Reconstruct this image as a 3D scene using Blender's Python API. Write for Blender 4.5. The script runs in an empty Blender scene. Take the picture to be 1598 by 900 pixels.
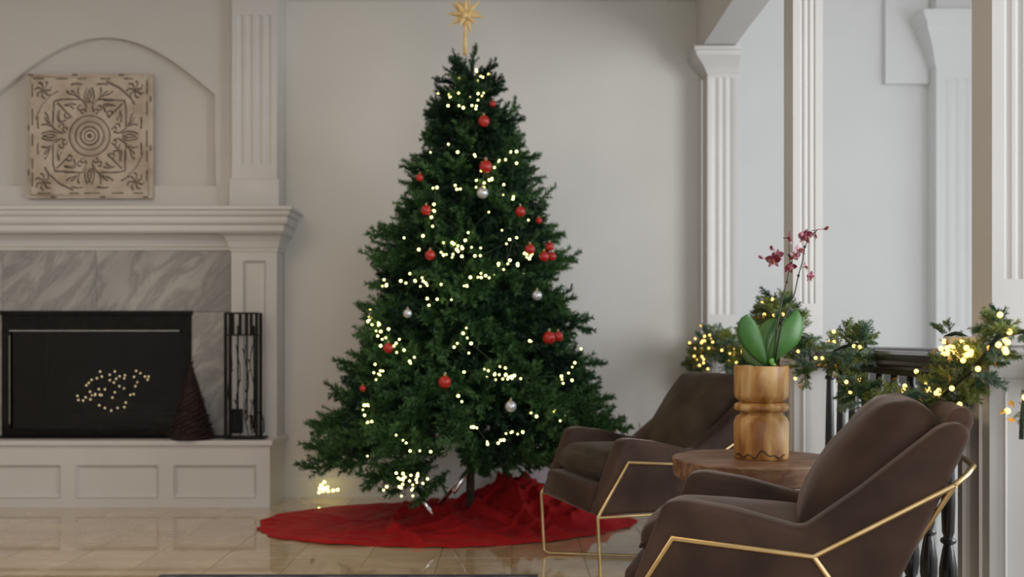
import bpy, bmesh, math, random
import numpy as np
from mathutils import Vector, Matrix, noise

random.seed(7); rng = np.random.default_rng(7)
S = bpy.context.scene
COL = S.collection
pi = math.pi

# ------------------------------------------------------------------ camera
F = 1560.0; HX, HY, EYE = 799.0, 528.0, 0.91
cd = bpy.data.cameras.new('camera'); cam = bpy.data.objects.new('camera', cd); COL.objects.link(cam)
cam.location = (0, 0, EYE); cam.rotation_euler = (pi/2, 0, 0)
cd.sensor_width = 36.0; cd.lens = 36.0*F/1598.0; cd.shift_y = (HY-450.0)/1598.0
cd.clip_start = 0.05; cd.clip_end = 60
cd.dof.use_dof = True; cd.dof.focus_distance = 2.75; cd.dof.aperture_fstop = 2.8
S.camera = cam

# ------------------------------------------------------------------ world, lights, exposure
w = bpy.data.worlds.new('world'); S.world = w; w.use_nodes = True
w.node_tree.nodes['Background'].inputs[0].default_value = (0.80, 0.88, 1.0, 1)
w.node_tree.nodes['Background'].inputs[1].default_value = 0.5
def area(name, loc, rot, sx, sy, power, col):
    l = bpy.data.lights.new(name, 'AREA'); l.shape = 'RECTANGLE'; l.size = sx; l.size_y = sy
    l.energy = power; l.color = col
    o = bpy.data.objects.new(name, l); COL.objects.link(o); o.location = loc; o.rotation_euler = rot
    return o
area('stairwell_window_light', (4.45, 4.9, 1.4), (0, pi/2, 0), 2.6, 3.6, 30, (0.96, 0.985, 1.0))
area('room_window_light', (1.0, -2.8, 1.65), (pi/2, 0, 0), 3.6, 2.2, 78, (0.96, 0.985, 1.0))
area('side_window_light', (4.45, 1.4, 1.8), (0, pi/2, 0), 2.6, 2.8, 190, (0.96, 0.985, 1.0))
area('ceiling_lamp_light', (-1.9, 2.6, 2.88), (0, 0, 0), 1.4, 1.4, 25, (1.0, 0.76, 0.52))
S.view_settings.view_transform = 'Standard'; S.view_settings.look = 'None'
S.view_settings.exposure = 0.0; S.view_settings.gamma = 1.0
S.view_settings.use_curve_mapping = False

# ------------------------------------------------------------------ helpers
def mat(name, col, rough=0.5, metal=0.0, spec=0.5, **k):
    m = bpy.data.materials.new(name); m.use_nodes = True
    nt = m.node_tree; b = nt.nodes['Principled BSDF']
    b.inputs['Base Color'].default_value = (*col, 1); b.inputs['Roughness'].default_value = rough
    b.inputs['Metallic'].default_value = metal; b.inputs['Specular IOR Level'].default_value = spec
    if 'trans' in k: b.inputs['Transmission Weight'].default_value = k['trans']
    if 'emit' in k:
        b.inputs['Emission Color'].default_value = (*k['emit'], 1); b.inputs['Emission Strength'].default_value = k['strength']
    if 'sheen' in k:
        b.inputs['Sheen Weight'].default_value = k['sheen']; b.inputs['Sheen Roughness'].default_value = 0.3
        if 'sheen_tint' in k: b.inputs['Sheen Tint'].default_value = (*k['sheen_tint'], 1)
    if 'coat' in k: b.inputs['Coat Weight'].default_value = k['coat']; b.inputs['Coat Roughness'].default_value = 0.08
    if 'sss' in k:
        b.inputs['Subsurface Weight'].default_value = k['sss']; b.inputs['Subsurface Scale'].default_value = 0.02
    return m
def vary(m, c1, c2, scale=5.0, detail=4.0, lo=0.35, hi=0.65, stretch=(1,1,1), dist=0.0, bump=0.0, bscale=None, rand=0.0, rvar=None):
    """noise colour variation between c1 and c2 plus optional fine relief"""
    nt = m.node_tree; N = nt.nodes; L = nt.links; b = N['Principled BSDF']
    tc = N.new('ShaderNodeTexCoord'); mp = N.new('ShaderNodeMapping'); mp.inputs['Scale'].default_value = stretch
    L.new(tc.outputs['Object'], mp.inputs[0])
    no = N.new('ShaderNodeTexNoise'); no.inputs['Scale'].default_value = scale; no.inputs['Detail'].default_value = detail
    no.inputs['Distortion'].default_value = dist
    if rand:
        oi = N.new('ShaderNodeObjectInfo'); ad = N.new('ShaderNodeVectorMath'); ad.operation = 'ADD'
        sc = N.new('ShaderNodeVectorMath'); sc.operation = 'SCALE'; sc.inputs[3].default_value = rand
        cb = N.new('ShaderNodeCombineXYZ')
        for i in range(3): L.new(oi.outputs['Random'], cb.inputs[i])
        L.new(cb.outputs[0], sc.inputs[0]); L.new(mp.outputs[0], ad.inputs[0]); L.new(sc.outputs[0], ad.inputs[1])
        L.new(ad.outputs[0], no.inputs['Vector'])
    else: L.new(mp.outputs[0], no.inputs['Vector'])
    cr = N.new('ShaderNodeValToRGB'); e = cr.color_ramp.elements
    e[0].position = lo; e[0].color = (*c1, 1); e[1].position = hi; e[1].color = (*c2, 1)
    L.new(no.outputs['Fac'], cr.inputs[0]); L.new(cr.outputs[0], b.inputs['Base Color'])
    if bump:
        n2 = N.new('ShaderNodeTexNoise'); n2.inputs['Scale'].default_value = bscale or scale*6; n2.inputs['Detail'].default_value = 5
        L.new(mp.outputs[0], n2.inputs['Vector'])
        bp = N.new('ShaderNodeBump'); bp.inputs['Strength'].default_value = bump; bp.inputs['Distance'].default_value = 0.01
        L.new(n2.outputs['Fac'], bp.inputs['Height']); L.new(bp.outputs[0], b.inputs['Normal'])
    return m

M = {}
M['wall'] = vary(mat('wall_paint', (.68,.66,.625), .85), (.665,.645,.61), (.695,.675,.64), 2.0, 2, bump=.03, bscale=120)
M['cream'] = vary(mat('cream_paint', (.62,.58,.54), .8), (.60,.575,.54), (.63,.60,.565), 2.0, 2, bump=.03, bscale=120)
M['trim'] = vary(mat('white_trim_paint', (.76,.745,.72), .38), (.62,.605,.59), (.65,.635,.62), 3.0, 2, bump=.02, bscale=60)
M['bright'] = vary(mat('stairwell_white_paint', (.8,.8,.79), .7), (.70,.695,.685), (.72,.715,.705), 2.0, 2, bump=.02, bscale=100)
M['ceil'] = vary(mat('ceiling_paint', (.8,.79,.77), .9), (.79,.78,.76), (.81,.80,.78), 2, 2)
M['black'] = vary(mat('black_painted_metal', (.006,.006,.006), .5, spec=.2), (.004,.004,.004), (.010,.010,.010), 30, 2)
M['soot'] = vary(mat('sooty_firebrick', (.01,.01,.009), .9), (.006,.006,.006), (.02,.018,.016), 12, 4, bump=.3)
M['chrome'] = vary(mat('dull_steel', (.45,.45,.44), .35, 1), (.4,.4,.39), (.5,.5,.49), 20, 2)
M['silver'] = mat('polished_steel', (.75,.75,.76), .18, 1)
vary(M['silver'], (.7,.7,.71), (.8,.8,.81), 20, 2)
M['gold'] = vary(mat('brushed_brass', (.68,.52,.27), .36, 1), (.64,.47,.22), (.76,.58,.32), 14, 3)
M['rail'] = vary(mat('dark_walnut_varnish', (.02,.012,.009), .22, coat=.3), (.012,.007,.005), (.035,.018,.012), 8, 4, stretch=(1,.15,1))
M['baluster'] = vary(mat('black_lacquer', (.012,.011,.012), .3, coat=.2), (.008,.007,.008), (.018,.016,.017), 10, 3)
M['velvet'] = vary(mat('brown_velvet', (.05,.03,.024), .75, spec=.35, sheen=.42, sheen_tint=(.85,.72,.66)),
                   (.030,.015,.011), (.095,.052,.037), 4.5, 6, .36, .68, bump=.10, bscale=9)  # wide tone contrast paints sheen streaks into the velvet colour
M['velvet_cushion'] = vary(mat('taupe_velvet', (.05,.035,.027), .75, spec=.25, sheen=.12, sheen_tint=(.95,.85,.75)),
                   (.040,.027,.018), (.088,.063,.045), 6.5, 5, .35, .7, bump=.14, bscale=8)
M['bark'] = vary(mat('trunk_bark', (.05,.035,.02), .9), (.03,.02,.012), (.07,.05,.03), 20, 4, bump=.4)
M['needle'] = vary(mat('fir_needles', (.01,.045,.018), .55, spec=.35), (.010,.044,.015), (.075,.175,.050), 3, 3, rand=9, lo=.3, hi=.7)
M['needle_shaded'] = vary(mat('shaded_fir_needles', (.006,.028,.012), .6, spec=.3), (.004,.018,.009), (.014,.048,.020), 6, 3)  # shade deep in the tree, put into a darker needle colour
M['garland'] = vary(mat('garland_needles', (.02,.06,.03), .5), (.035,.095,.034), (.28,.33,.07), 5, 2, rand=9, lo=.4, hi=.62)
M['garland_blue'] = vary(mat('blue_green_needles', (.05,.10,.08), .5), (.08,.16,.11), (.26,.36,.26), 4, 2, rand=9)
M['bulb'] = mat('warm_bulb', (1,.9,.6), .4, emit=(1,.88,.27), strength=5.5)
M['amber'] = mat('amber_bulb', (1,.7,.3), .4, emit=(1,.60,.15), strength=3.6)
M['dimbulb'] = mat('small_warm_glow', (1,.8,.5), .4, emit=(1,.78,.42), strength=2.2)
M['wire'] = vary(mat('green_wire', (.012,.03,.012), .6), (.01,.025,.01), (.015,.04,.015), 10, 1)
M['goldleaf'] = vary(mat('gold_foil', (.7,.40,.08), .35, .6), (.55,.30,.05), (.85,.52,.13), 30, 2)
M['red'] = vary(mat('red_bauble', (.36,.012,.01), .22), (.33,.01,.008), (.42,.018,.014), 8, 1)
M['silverball'] = vary(mat('silver_bauble', (.55,.56,.62), .3, .6), (.5,.51,.57), (.62,.63,.68), 8, 1)
M['star'] = vary(mat('gold_straw', (.75,.47,.16), .5, sss=.2), (.70,.45,.16), (.92,.72,.38), 14, 3)
M['skirt'] = vary(mat('red_felt', (.20,.004,.006), .75, spec=.2, sheen=.15, sheen_tint=(1,.35,.3)), (.34,.008,.011), (.46,.014,.016), 5, 4, bump=.15, bscale=14)
M['plate'] = vary(mat('white_plastic', (.72,.70,.68), .35), (.7,.68,.66), (.74,.72,.70), 5, 1)
M['slot'] = vary(mat('dark_slot', (.015,.014,.014), .5), (.01,.01,.01), (.02,.02,.02), 5, 1)
M['box'] = vary(mat('pale_card', (.62,.58,.62), .7), (.6,.56,.6), (.66,.62,.66), 5, 2)
M['twig'] = vary(mat('red_brown_twig', (.035,.012,.009), .8), (.012,.004,.003), (.032,.011,.008), 30, 3)
M['rug'] = vary(mat('blue_grey_rug', (.10,.105,.135), .95), (.05,.055,.08), (.22,.22,.24), 9, 5, lo=.4, hi=.6, bump=.3)
M['rugedge'] = vary(mat('rug_binding', (.06,.06,.075), .95), (.045,.045,.06), (.08,.08,.09), 9, 5)
M['leaf'] = vary(mat('orchid_leaf', (.05,.19,.03), .45, sss=.1), (.025,.125,.022), (.085,.24,.045), 7, 3, stretch=(1,1,.4))
M['leaf_young'] = vary(mat('young_leaf', (.10,.33,.05), .35, sss=.15), (.08,.28,.04), (.14,.36,.07), 9, 2)
M['stem'] = vary(mat('orchid_stem', (.03,.03,.02), .5), (.02,.02,.016), (.05,.05,.03), 30, 2)
M['lip'] = vary(mat('orchid_lip', (.25,.04,.02), .5), (.16,.012,.02), (.5,.2,.08), 60, 2)
M['bark_mix'] = vary(mat('orchid_bark', (.10,.06,.04), .9), (.05,.03,.02), (.3,.25,.22), 60, 3)
M['glass'] = mat('smoked_glass', (.38,.38,.38), .02, trans=1.0); M['glass'].node_tree.nodes['Principled BSDF'].inputs['IOR'].default_value = 1.3
vary(M['glass'], (.34,.34,.34), (.42,.42,.42), 1.5, 1)
M['log'] = vary(mat('charred_log', (.02,.016,.013), .9), (.012,.01,.008), (.04,.03,.024), 20, 4, bump=.4)

def petal_material():
    m = mat('orchid_petal', (.5,.05,.12), .5, sss=.1)
    return vary(m, (.17,.004,.022), (.75,.42,.50), 38, 3, .50, .66, rand=5)
M['petal'] = petal_material()

def marble_material(name, base, vein, scale, rot, warm):
    m = mat(name, base, .16); nt = m.node_tree; N = nt.nodes; L = nt.links; b = N['Principled BSDF']
    tc = N.new('ShaderNodeTexCoord'); mp = N.new('ShaderNodeMapping'); mp.inputs['Rotation'].default_value = rot
    oi = N.new('ShaderNodeObjectInfo'); cb = N.new('ShaderNodeCombineXYZ'); L.new(oi.outputs['Random'], cb.inputs[2]); 
    sc = N.new('ShaderNodeVectorMath'); sc.operation = 'SCALE'; sc.inputs[3].default_value = 7; L.new(cb.outputs[0], sc.inputs[0])
    ad = N.new('ShaderNodeVectorMath'); ad.operation = 'ADD'; L.new(tc.outputs['Object'], ad.inputs[0]); L.new(sc.outputs[0], ad.inputs[1])
    L.new(ad.outputs[0], mp.inputs[0]); mp.vector_type = 'TEXTURE'; mp.inputs['Scale'].default_value = (1, 1, 3.2)
    no = N.new('ShaderNodeTexNoise'); no.inputs['Scale'].default_value = scale; no.inputs['Detail'].default_value = 8
    no.inputs['Roughness'].default_value = .62; no.inputs['Distortion'].default_value = .6; L.new(mp.outputs[0], no.inputs['Vector'])
    ma = N.new('ShaderNodeMath'); ma.operation = 'SUBTRACT'; ma.inputs[1].default_value = .5; L.new(no.outputs['Fac'], ma.inputs[0])
    ab = N.new('ShaderNodeMath'); ab.operation = 'ABSOLUTE'; L.new(ma.outputs[0], ab.inputs[0])
    cr = N.new('ShaderNodeValToRGB'); e = cr.color_ramp.elements
    e[0].position = 0; e[0].color = (*vein, 1); e[1].position = .11; e[1].color = (*base, 1)
    L.new(ab.outputs[0], cr.inputs[0])
    n2 = N.new('ShaderNodeTexNoise'); n2.inputs['Scale'].default_value = scale*.45; n2.inputs['Detail'].default_value = 4; L.new(mp.outputs[0], n2.inputs['Vector'])
    c2 = N.new('ShaderNodeValToRGB'); e = c2.color_ramp.elements; e[0].position = .35; e[0].color = (*warm, 1); e[1].position = .65; e[1].color = (1, 1, 1, 1)
    L.new(n2.outputs['Fac'], c2.inputs[0])
    mx = N.new('ShaderNodeMix'); mx.data_type = 'RGBA'; mx.blend_type = 'MULTIPLY'; mx.inputs[0].default_value = 1
    L.new(cr.outputs[0], mx.inputs[6]); L.new(c2.outputs[0], mx.inputs[7]); L.new(mx.outputs[2], b.inputs['Base Color'])
    return m
M['marble'] = marble_material('grey_marble', (.46,.45,.435), (.31,.305,.30), 8.5, (0, .75, 0), (.74,.73,.74))
M['floor_stone'] = marble_material('beige_polished_stone', (.68,.54,.365), (.56,.42,.26), 2.6, (0, 0, .4), (.86,.83,.78))
for n in M['floor_stone'].node_tree.nodes:
    if n.type == 'BSDF_PRINCIPLED': n.inputs['Roughness'].default_value = .045; n.inputs['Specular IOR Level'].default_value = .8; n.inputs['Coat Weight'].default_value = .6; n.inputs['Coat Roughness'].default_value = .03
M['grout'] = vary(mat('grout', (.42,.34,.24), .8), (.40,.32,.22), (.46,.37,.27), 20, 2)

def wood_material(name, c1, c2, c3, sc, rot=(0,0,0)):
    m = mat(name, c1, .42); nt = m.node_tree; N = nt.nodes; L = nt.links; b = N['Principled BSDF']
    tc = N.new('ShaderNodeTexCoord'); mp = N.new('ShaderNodeMapping'); mp.inputs['Scale'].default_value = sc; mp.inputs['Rotation'].default_value = rot
    L.new(tc.outputs['Object'], mp.inputs[0])
    no = N.new('ShaderNodeTexNoise'); no.inputs['Scale'].default_value = 3.2; no.inputs['Detail'].default_value = 6; no.inputs['Distortion'].default_value = .5
    L.new(mp.outputs[0], no.inputs['Vector'])
    cr = N.new('ShaderNodeValToRGB'); e = cr.color_ramp.elements
    e[0].position = .36; e[0].color = (*c1, 1); e[1].position = .66; e[1].color = (*c3, 1); x = e.new(.5); x.color = (*c2, 1)
    L.new(no.outputs['Fac'], cr.inputs[0])
    L.new(cr.outputs[0], b.inputs['Base Color'])
    bp = N.new('ShaderNodeBump'); bp.inputs['Strength'].default_value = .12; bp.inputs['Distance'].default_value = .005
    L.new(no.outputs['Fac'], bp.inputs['Height']); L.new(bp.outputs[0], b.inputs['Normal'])
    return m
M['vasewood'] = wood_material('honey_wood', (.26,.095,.018), (.46,.22,.055), (.62,.40,.17), (7, 7, 1.6))
M['tablewood'] = wood_material('brown_slab_wood', (.14,.06,.03), (.23,.12,.065), (.32,.19,.12), (3, 9, 9), (0,0,.4))
M['plaque'] = vary(mat('distressed_cream_wood', (.5,.40,.30), .8), (.42,.335,.25), (.56,.475,.385), 9, 6, .35, .6, bump=.2)
M['groove'] = vary(mat('dark_wax', (.05,.03,.02), .8), (.035,.022,.015), (.12,.08,.055), 18, 3)

def mesh_obj(name, verts, faces, m, parent=None, smooth=False):
    me = bpy.data.meshes.new(name); me.from_pydata([tuple(v) for v in verts], [], faces); me.update()
    return link(name, me, m, parent, smooth)
def link(name, me, m, parent=None, smooth=False):
    if m is not None:
        me.materials.clear(); me.materials.append(m)
    if smooth: me.polygons.foreach_set('use_smooth', [True]*len(me.polygons))
    o = bpy.data.objects.new(name, me); COL.objects.link(o)
    if parent: o.parent = parent
    return o
def bm_obj(name, bm, m, parent=None, smooth=False, auto=None):
    bmesh.ops.recalc_face_normals(bm, faces=bm.faces)
    me = bpy.data.meshes.new(name); bm.to_mesh(me); bm.free()
    o = link(name, me, m, parent, smooth)
    if auto is not None: me.set_sharp_from_angle(angle=math.radians(auto))
    return o
def empty(name, loc=(0,0,0), rz=0):
    o = bpy.data.objects.new(name, None); COL.objects.link(o); o.empty_display_size = .1
    o.location = loc; o.rotation_euler = (0, 0, rz); return o
def tag(o, label, cat, group=None):
    o['label'] = label; o['category'] = cat
    if group: o['group'] = group
    return o
def struct(o): o['kind'] = 'structure'; return o
def thing(name, label, cat, loc=(0,0,0), rz=0, group=None): return tag(empty(name, loc, rz), label, cat, group)

def add_box(bm, x0, x1, y0, y1, z0, z1, bev=0):
    vs = [bm.verts.new(p) for p in ((x0,y0,z0),(x1,y0,z0),(x1,y1,z0),(x0,y1,z0),(x0,y0,z1),(x1,y0,z1),(x1,y1,z1),(x0,y1,z1))]
    fs = [bm.faces.new([vs[i] for i in q]) for q in ((0,3,2,1),(4,5,6,7),(0,1,5,4),(1,2,6,5),(2,3,7,6),(3,0,4,7))]
    if bev:
        es = set(e for f in fs for e in f.edges)
        bmesh.ops.bevel(bm, geom=list(es), offset=bev, segments=2, affect='EDGES', profile=.5)
    return vs
def box(name, x0, x1, y0, y1, z0, z1, m, parent=None, bev=0):
    bm = bmesh.new(); add_box(bm, x0, x1, y0, y1, z0, z1, bev); return bm_obj(name, bm, m, parent)

def sweep(bm, prof, path, closed=False):
    """prof: [(out, z)] closed polygon; path: 2-D points; 'out' is to the right of travel; mitred corners"""
    n = len(path); rings = []
    for i, p in enumerate(path):
        p = Vector(p)
        def d(a, b): return (Vector(path[b % n]) - Vector(path[a % n])).normalized()
        if closed or 0 < i < n-1: d0, d1 = d(i-1, i), d(i, i+1)
        elif i == 0: d0 = d1 = d(0, 1)
        else: d0 = d1 = d(n-2, n-1)
        n0 = Vector((d0.y, -d0.x)); n1 = Vector((d1.y, -d1.x)); mi = (n0+n1); mi = mi/max(1e-6, mi.dot(n0)) if mi.length > 1e-6 else n0
        rings.append([bm.verts.new((p.x+mi.x*o, p.y+mi.y*o, z)) for o, z in prof])
    k = len(prof)
    for i in range(n if closed else n-1):
        a, b = rings[i], rings[(i+1) % n]
        for j in range(k): bm.faces.new((a[j], a[(j+1) % k], b[(j+1) % k], b[j]))
    if not closed: bm.faces.new(rings[0]); bm.faces.new(list(reversed(rings[-1])))
def tube(bm, pts, r, seg=8, closed=False, r1=None):
    pts = [Vector(p) for p in pts]; n = len(pts); rings = []; up = None
    for i in range(n):
        if closed: t = (pts[(i+1) % n]-pts[i-1]).normalized()
        else: t = (pts[min(i+1, n-1)]-pts[max(i-1, 0)]).normalized()
        if up is None: up = t.orthogonal().normalized()
        up = (up - t*up.dot(t)); up = up.normalized() if up.length > 1e-6 else t.orthogonal().normalized()
        sd = t.cross(up)
        rr = r if r1 is None else r+(r1-r)*i/(n-1)
        if not closed and 0 < i < n-1:
            a = (pts[i]-pts[i-1]).normalized(); b = (pts[i+1]-pts[i]).normalized(); c = max(.5, math.sqrt(max(0, (1+a.dot(b))/2)))
        else: c = 1
        rings.append([bm.verts.new(pts[i]+(up*math.cos(2*pi*k/seg)+sd*math.sin(2*pi*k/seg))*rr/c) for k in range(seg)])
    for i in range(n if closed else n-1):
        a, b = rings[i], rings[(i+1) % n]
        for k in range(seg): bm.faces.new((a[k], a[(k+1) % seg], b[(k+1) % seg], b[k]))
    if not closed: bm.faces.new(rings[0][::-1]); bm.faces.new(rings[-1])
def lathe(bm, prof, seg=24, cx=0, cy=0):
    rings = [[bm.verts.new((cx+r*math.cos(2*pi*k/seg), cy+r*math.sin(2*pi*k/seg), z)) for k in range(seg)] for r, z in prof]
    for a, b in zip(rings, rings[1:]):
        for k in range(seg): bm.faces.new((a[k], a[(k+1) % seg], b[(k+1) % seg], b[k]))
    bm.faces.new(rings[0][::-1]); bm.faces.new(rings[-1])
def sphere_bm(r, u=16, v=10, loc=(0,0,0)):
    bm = bmesh.new(); bmesh.ops.create_uvsphere(bm, u_segments=u, v_segments=v, radius=r, matrix=Matrix.Translation(loc)); return bm
def rounded_box(name, sx, sy, sz, r, m, parent=None, n=14, bulge=(0,0,0), wr=0, seed=0, pinch=0):
    hx, hy, hz = sx/2, sy/2, sz/2
    bm = bmesh.new(); bmesh.ops.create_cube(bm, size=2)
    bmesh.ops.subdivide_edges(bm, edges=bm.edges[:], cuts=n, use_grid_fill=True)
    for v in bm.verts:
        p = v.co.copy(); a = Vector((p.x*hx, p.y*hy, p.z*hz))
        q = Vector((max(-hx+r, min(hx-r, a.x)), max(-hy+r, min(hy-r, a.y)), max(-hz+r, min(hz-r, a.z))))
        d = a-q
        o = q+d.normalized()*r if d.length > 1e-9 else a
        fx = (1-p.y*p.y)*(1-p.z*p.z); fy = (1-p.x*p.x)*(1-p.z*p.z); fz = (1-p.x*p.x)*(1-p.y*p.y)
        if abs(p.x) > .999: o.x += math.copysign(bulge[0]*fx, p.x)
        if abs(p.y) > .999: o.y += math.copysign(bulge[1]*fy, p.y)
        if abs(p.z) > .999: o.z += math.copysign(bulge[2]*fz, p.z)
        if pinch: # thin the edges of a pillow (thickness is x)
            e = max(abs(p.y), abs(p.z)); o.x *= 1-pinch*e**4
        if wr:
            k = noise.noise(Vector((o.x*9+seed, o.y*9, o.z*9)))+.5*noise.noise(Vector((o.x*22+seed, o.y*22, o.z*22)))
            o += (o.normalized())*k*wr
        v.co = o
    return bm_obj(name, bm, m, parent, smooth=True)

def panelled(bm, x0, x1, z0, z1, y, openings, d=.014, rim=.018, T=None):
    """front board at plane y facing -Y with sunk panels; openings (xa, xb, za, zb)"""
    T = T or (lambda x, y, z: (x, y, z))
    xs = sorted(set([x0, x1]+[o[0] for o in openings]+[o[1] for o in openings])); zs = sorted(set([z0, z1]+[o[2] for o in openings]+[o[3] for o in openings]))
    def quad(ps): bm.faces.new([bm.verts.new(T(*p)) for p in ps])
    for a, b in zip(xs, xs[1:]):
        for c, e in zip(zs, zs[1:]):
            mx, mz = (a+b)/2, (c+e)/2
            if any(o[0] < mx < o[1] and o[2] < mz < o[3] for o in openings): continue
            quad([(a,y,c),(b,y,c),(b,y,e),(a,y,e)])
    for a, b, c, e in openings:
        levels = [(0, 0), (.2, -.006), (.45, .002), (1, d)]
        for (t0, d0), (t1, d1) in zip(levels, levels[1:]):
            r0, r1 = rim*t0, rim*t1; y0, y1 = y+d0, y+d1
            A = [(a+r0,y0,c+r0),(b-r0,y0,c+r0),(b-r0,y0,e-r0),(a+r0,y0,e-r0)]; B = [(a+r1,y1,c+r1),(b-r1,y1,c+r1),(b-r1,y1,e-r1),(a+r1,y1,e-r1)]
            for k in range(4): quad([A[k], A[(k+1)%4], B[(k+1)%4], B[k]])
        r = rim; quad([(a+r,y+d,c+r),(b-r,y+d,c+r),(b-r,y+d,e-r),(a+r,y+d,e-r)])

def fluted(bm, x0, x1, y0, y1, z0, zf0, zf1, z1, nf, margin, depth=.008, T=None):
    """box with concave flutes in the front face (y0), between zf0 and zf1"""
    T = T or (lambda x, y, z: (x, y, z))
    w_ = (x1-x0-2*margin)/nf; fl = w_*.66; pts = [(x0, y0)]
    for i in range(nf):
        a = x0+margin+w_*i+(w_-fl)/2
        for k in range(7):
            t = k/6; pts.append((a+fl*t, y0+depth*math.sin(pi*t)))
    pts += [(x1, y0)]
    poly = pts+[(x1, y1), (x0, y1)]
    def prism(poly, za, zb):
        lo = [bm.verts.new(T(x, y, za)) for x, y in poly]; hi = [bm.verts.new(T(x, y, zb)) for x, y in poly]
        for i in range(len(poly)):
            j = (i+1) % len(poly); bm.faces.new((lo[i], lo[j], hi[j], hi[i]))
        bm.faces.new(lo[::-1]); bm.faces.new(hi)
    prism(poly, zf0, zf1)
    q = [(x0, y0), (x1, y0), (x1, y1), (x0, y1)]
    prism(q, z0, zf0); prism(q, zf1, z1)

def px(x, y, Y):       # a measured point of the photograph at depth Y, in metres
    return Vector(((x-HX)*Y/F, Y, EYE-(y-HY)*Y/F))

# ------------------------------------------------------------------ room shell
YW = 5.75
struct(box('wall_back', -1.31, 1.09, YW, YW+.12, 0, 2.95, M['wall']))
struct(box('wall_left', -4.2, -4.08, -3.1, 6.3, 0, 2.95, M['wall']))
struct(box('ceiling', -4.2, 1.23, -3.1, 6.3, 2.95, 3.07, M['ceil']))
struct(box('ceiling_stairwell', .97, 4.72, -3.1, 7.62, 4.6, 4.7, M['bright']))
struct(box('wall_stairwell_upper', 1.11, 1.23, -3.1, 7.5, 3.07, 4.6, M['bright']))
bm = bmesh.new()     # wall behind the camera with a big window opening
add_box(bm, -4.2, -.9, -3.1, -2.98, 0, 2.95); add_box(bm, 2.9, 4.72, -3.1, -2.98, 0, 4.6); add_box(bm, 1.23, 2.9, -3.1, -2.98, 2.95, 4.6)
add_box(bm, -.9, 2.9, -3.1, -2.98, 0, .5); add_box(bm, -.9, 2.9, -3.1, -2.98, 2.8, 2.95)
struct(bm_obj('wall_rear', bm, M['wall']))
bm = bmesh.new()     # outer stairwell wall with window opening
add_box(bm, 4.6, 4.72, -3.1, 0.0, -1.6, 4.6); add_box(bm, 4.6, 4.72, 2.8, 3.0, -1.6, 4.6); add_box(bm, 4.6, 4.72, 0, 2.8, -1.6, .45); add_box(bm, 4.6, 4.72, 0, 2.8, 2.8, 4.6); add_box(bm, 4.6, 4.72, 6.8, 7.62, -1.6, 4.6)
add_box(bm, 4.6, 4.72, 3.0, 6.8, -1.6, .45); add_box(bm, 4.6, 4.72, 3.0, 6.8, 2.8, 4.6)
struct(bm_obj('wall_right', bm, M['bright']))
struct(box('wall_stairwell_back', .97, 4.6, 7.5, 7.62, -1.6, 4.6, M['bright']))
struct(box('wall_stairwell_left', .97, 1.09, YW+.12, 7.5, -1.6, 2.95, M['bright']))
struct(box('floor_stairwell', .97, 4.6, -3.1, 7.62, -1.72, -1.6, M['bright']))

floor = struct(box('floor', -4.2, 1.27, -3.1, YW+.1, -.2, -.004, M['grout']))
bm = bmesh.new(); add_box(bm, 0, .298, 0, .298, -.012, 0, .0008); tile_me = None
nx0, ny0 = -3.0, 3.25
first = bm_obj('floor_tile', bm, M['floor_stone'], floor); first.location = (nx0, ny0, 0); tile_me = first.data
for i in range(14):
    for j in range(9):
        if i == j == 0: continue
        t = bpy.data.objects.new('floor_tile', tile_me); COL.objects.link(t); t.parent = floor
        t.location = (nx0+.30*i, ny0+.30*j, random.uniform(-.0003, .0003))
bm = bmesh.new()      # the rest of the tiles, out of sight before the camera
for i in range(18):
    for j in range(21):
        x, y = -4.2+.3*i, -3.05+.3*j
        if y > 3.2: continue
        add_box(bm, x, min(x+.297, 1.27), y, y+.297, -.012, 0)
for i in range(-4, 0):
    for j in range(9): add_box(bm, nx0+.3*i, nx0+.3*i+.297, ny0+.3*j, ny0+.3*j+.297, -.012, 0)
ft = bm_obj('floor_tiling', bm, M['floor_stone'], floor); ft['kind'] = 'stuff'
struct(box('trim_1', 1.27, 1.285, -3.0, YW, -.25, .012, M['trim']))

base_prof = [(0,0),(.016,0),(.016,.105),(.013,.118),(.009,.124),(.009,.138),(.004,.148),(0,.148)]
bm = bmesh.new(); sweep(bm, base_prof, [(1.09, YW), (-1.303, YW)][::-1]); struct(bm_obj('baseboard_back', bm, M['trim']))
crown = [(0,2.85),(.012,2.85),(.018,2.862),(.03,2.875),(.055,2.915),(.075,2.93),(.08,2.949),(0,2.949)]
bm = bmesh.new(); sweep(bm, crown, [(-1.31, YW), (1.06, YW)]); struct(bm_obj('trim_2', bm, M['trim']))

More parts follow.
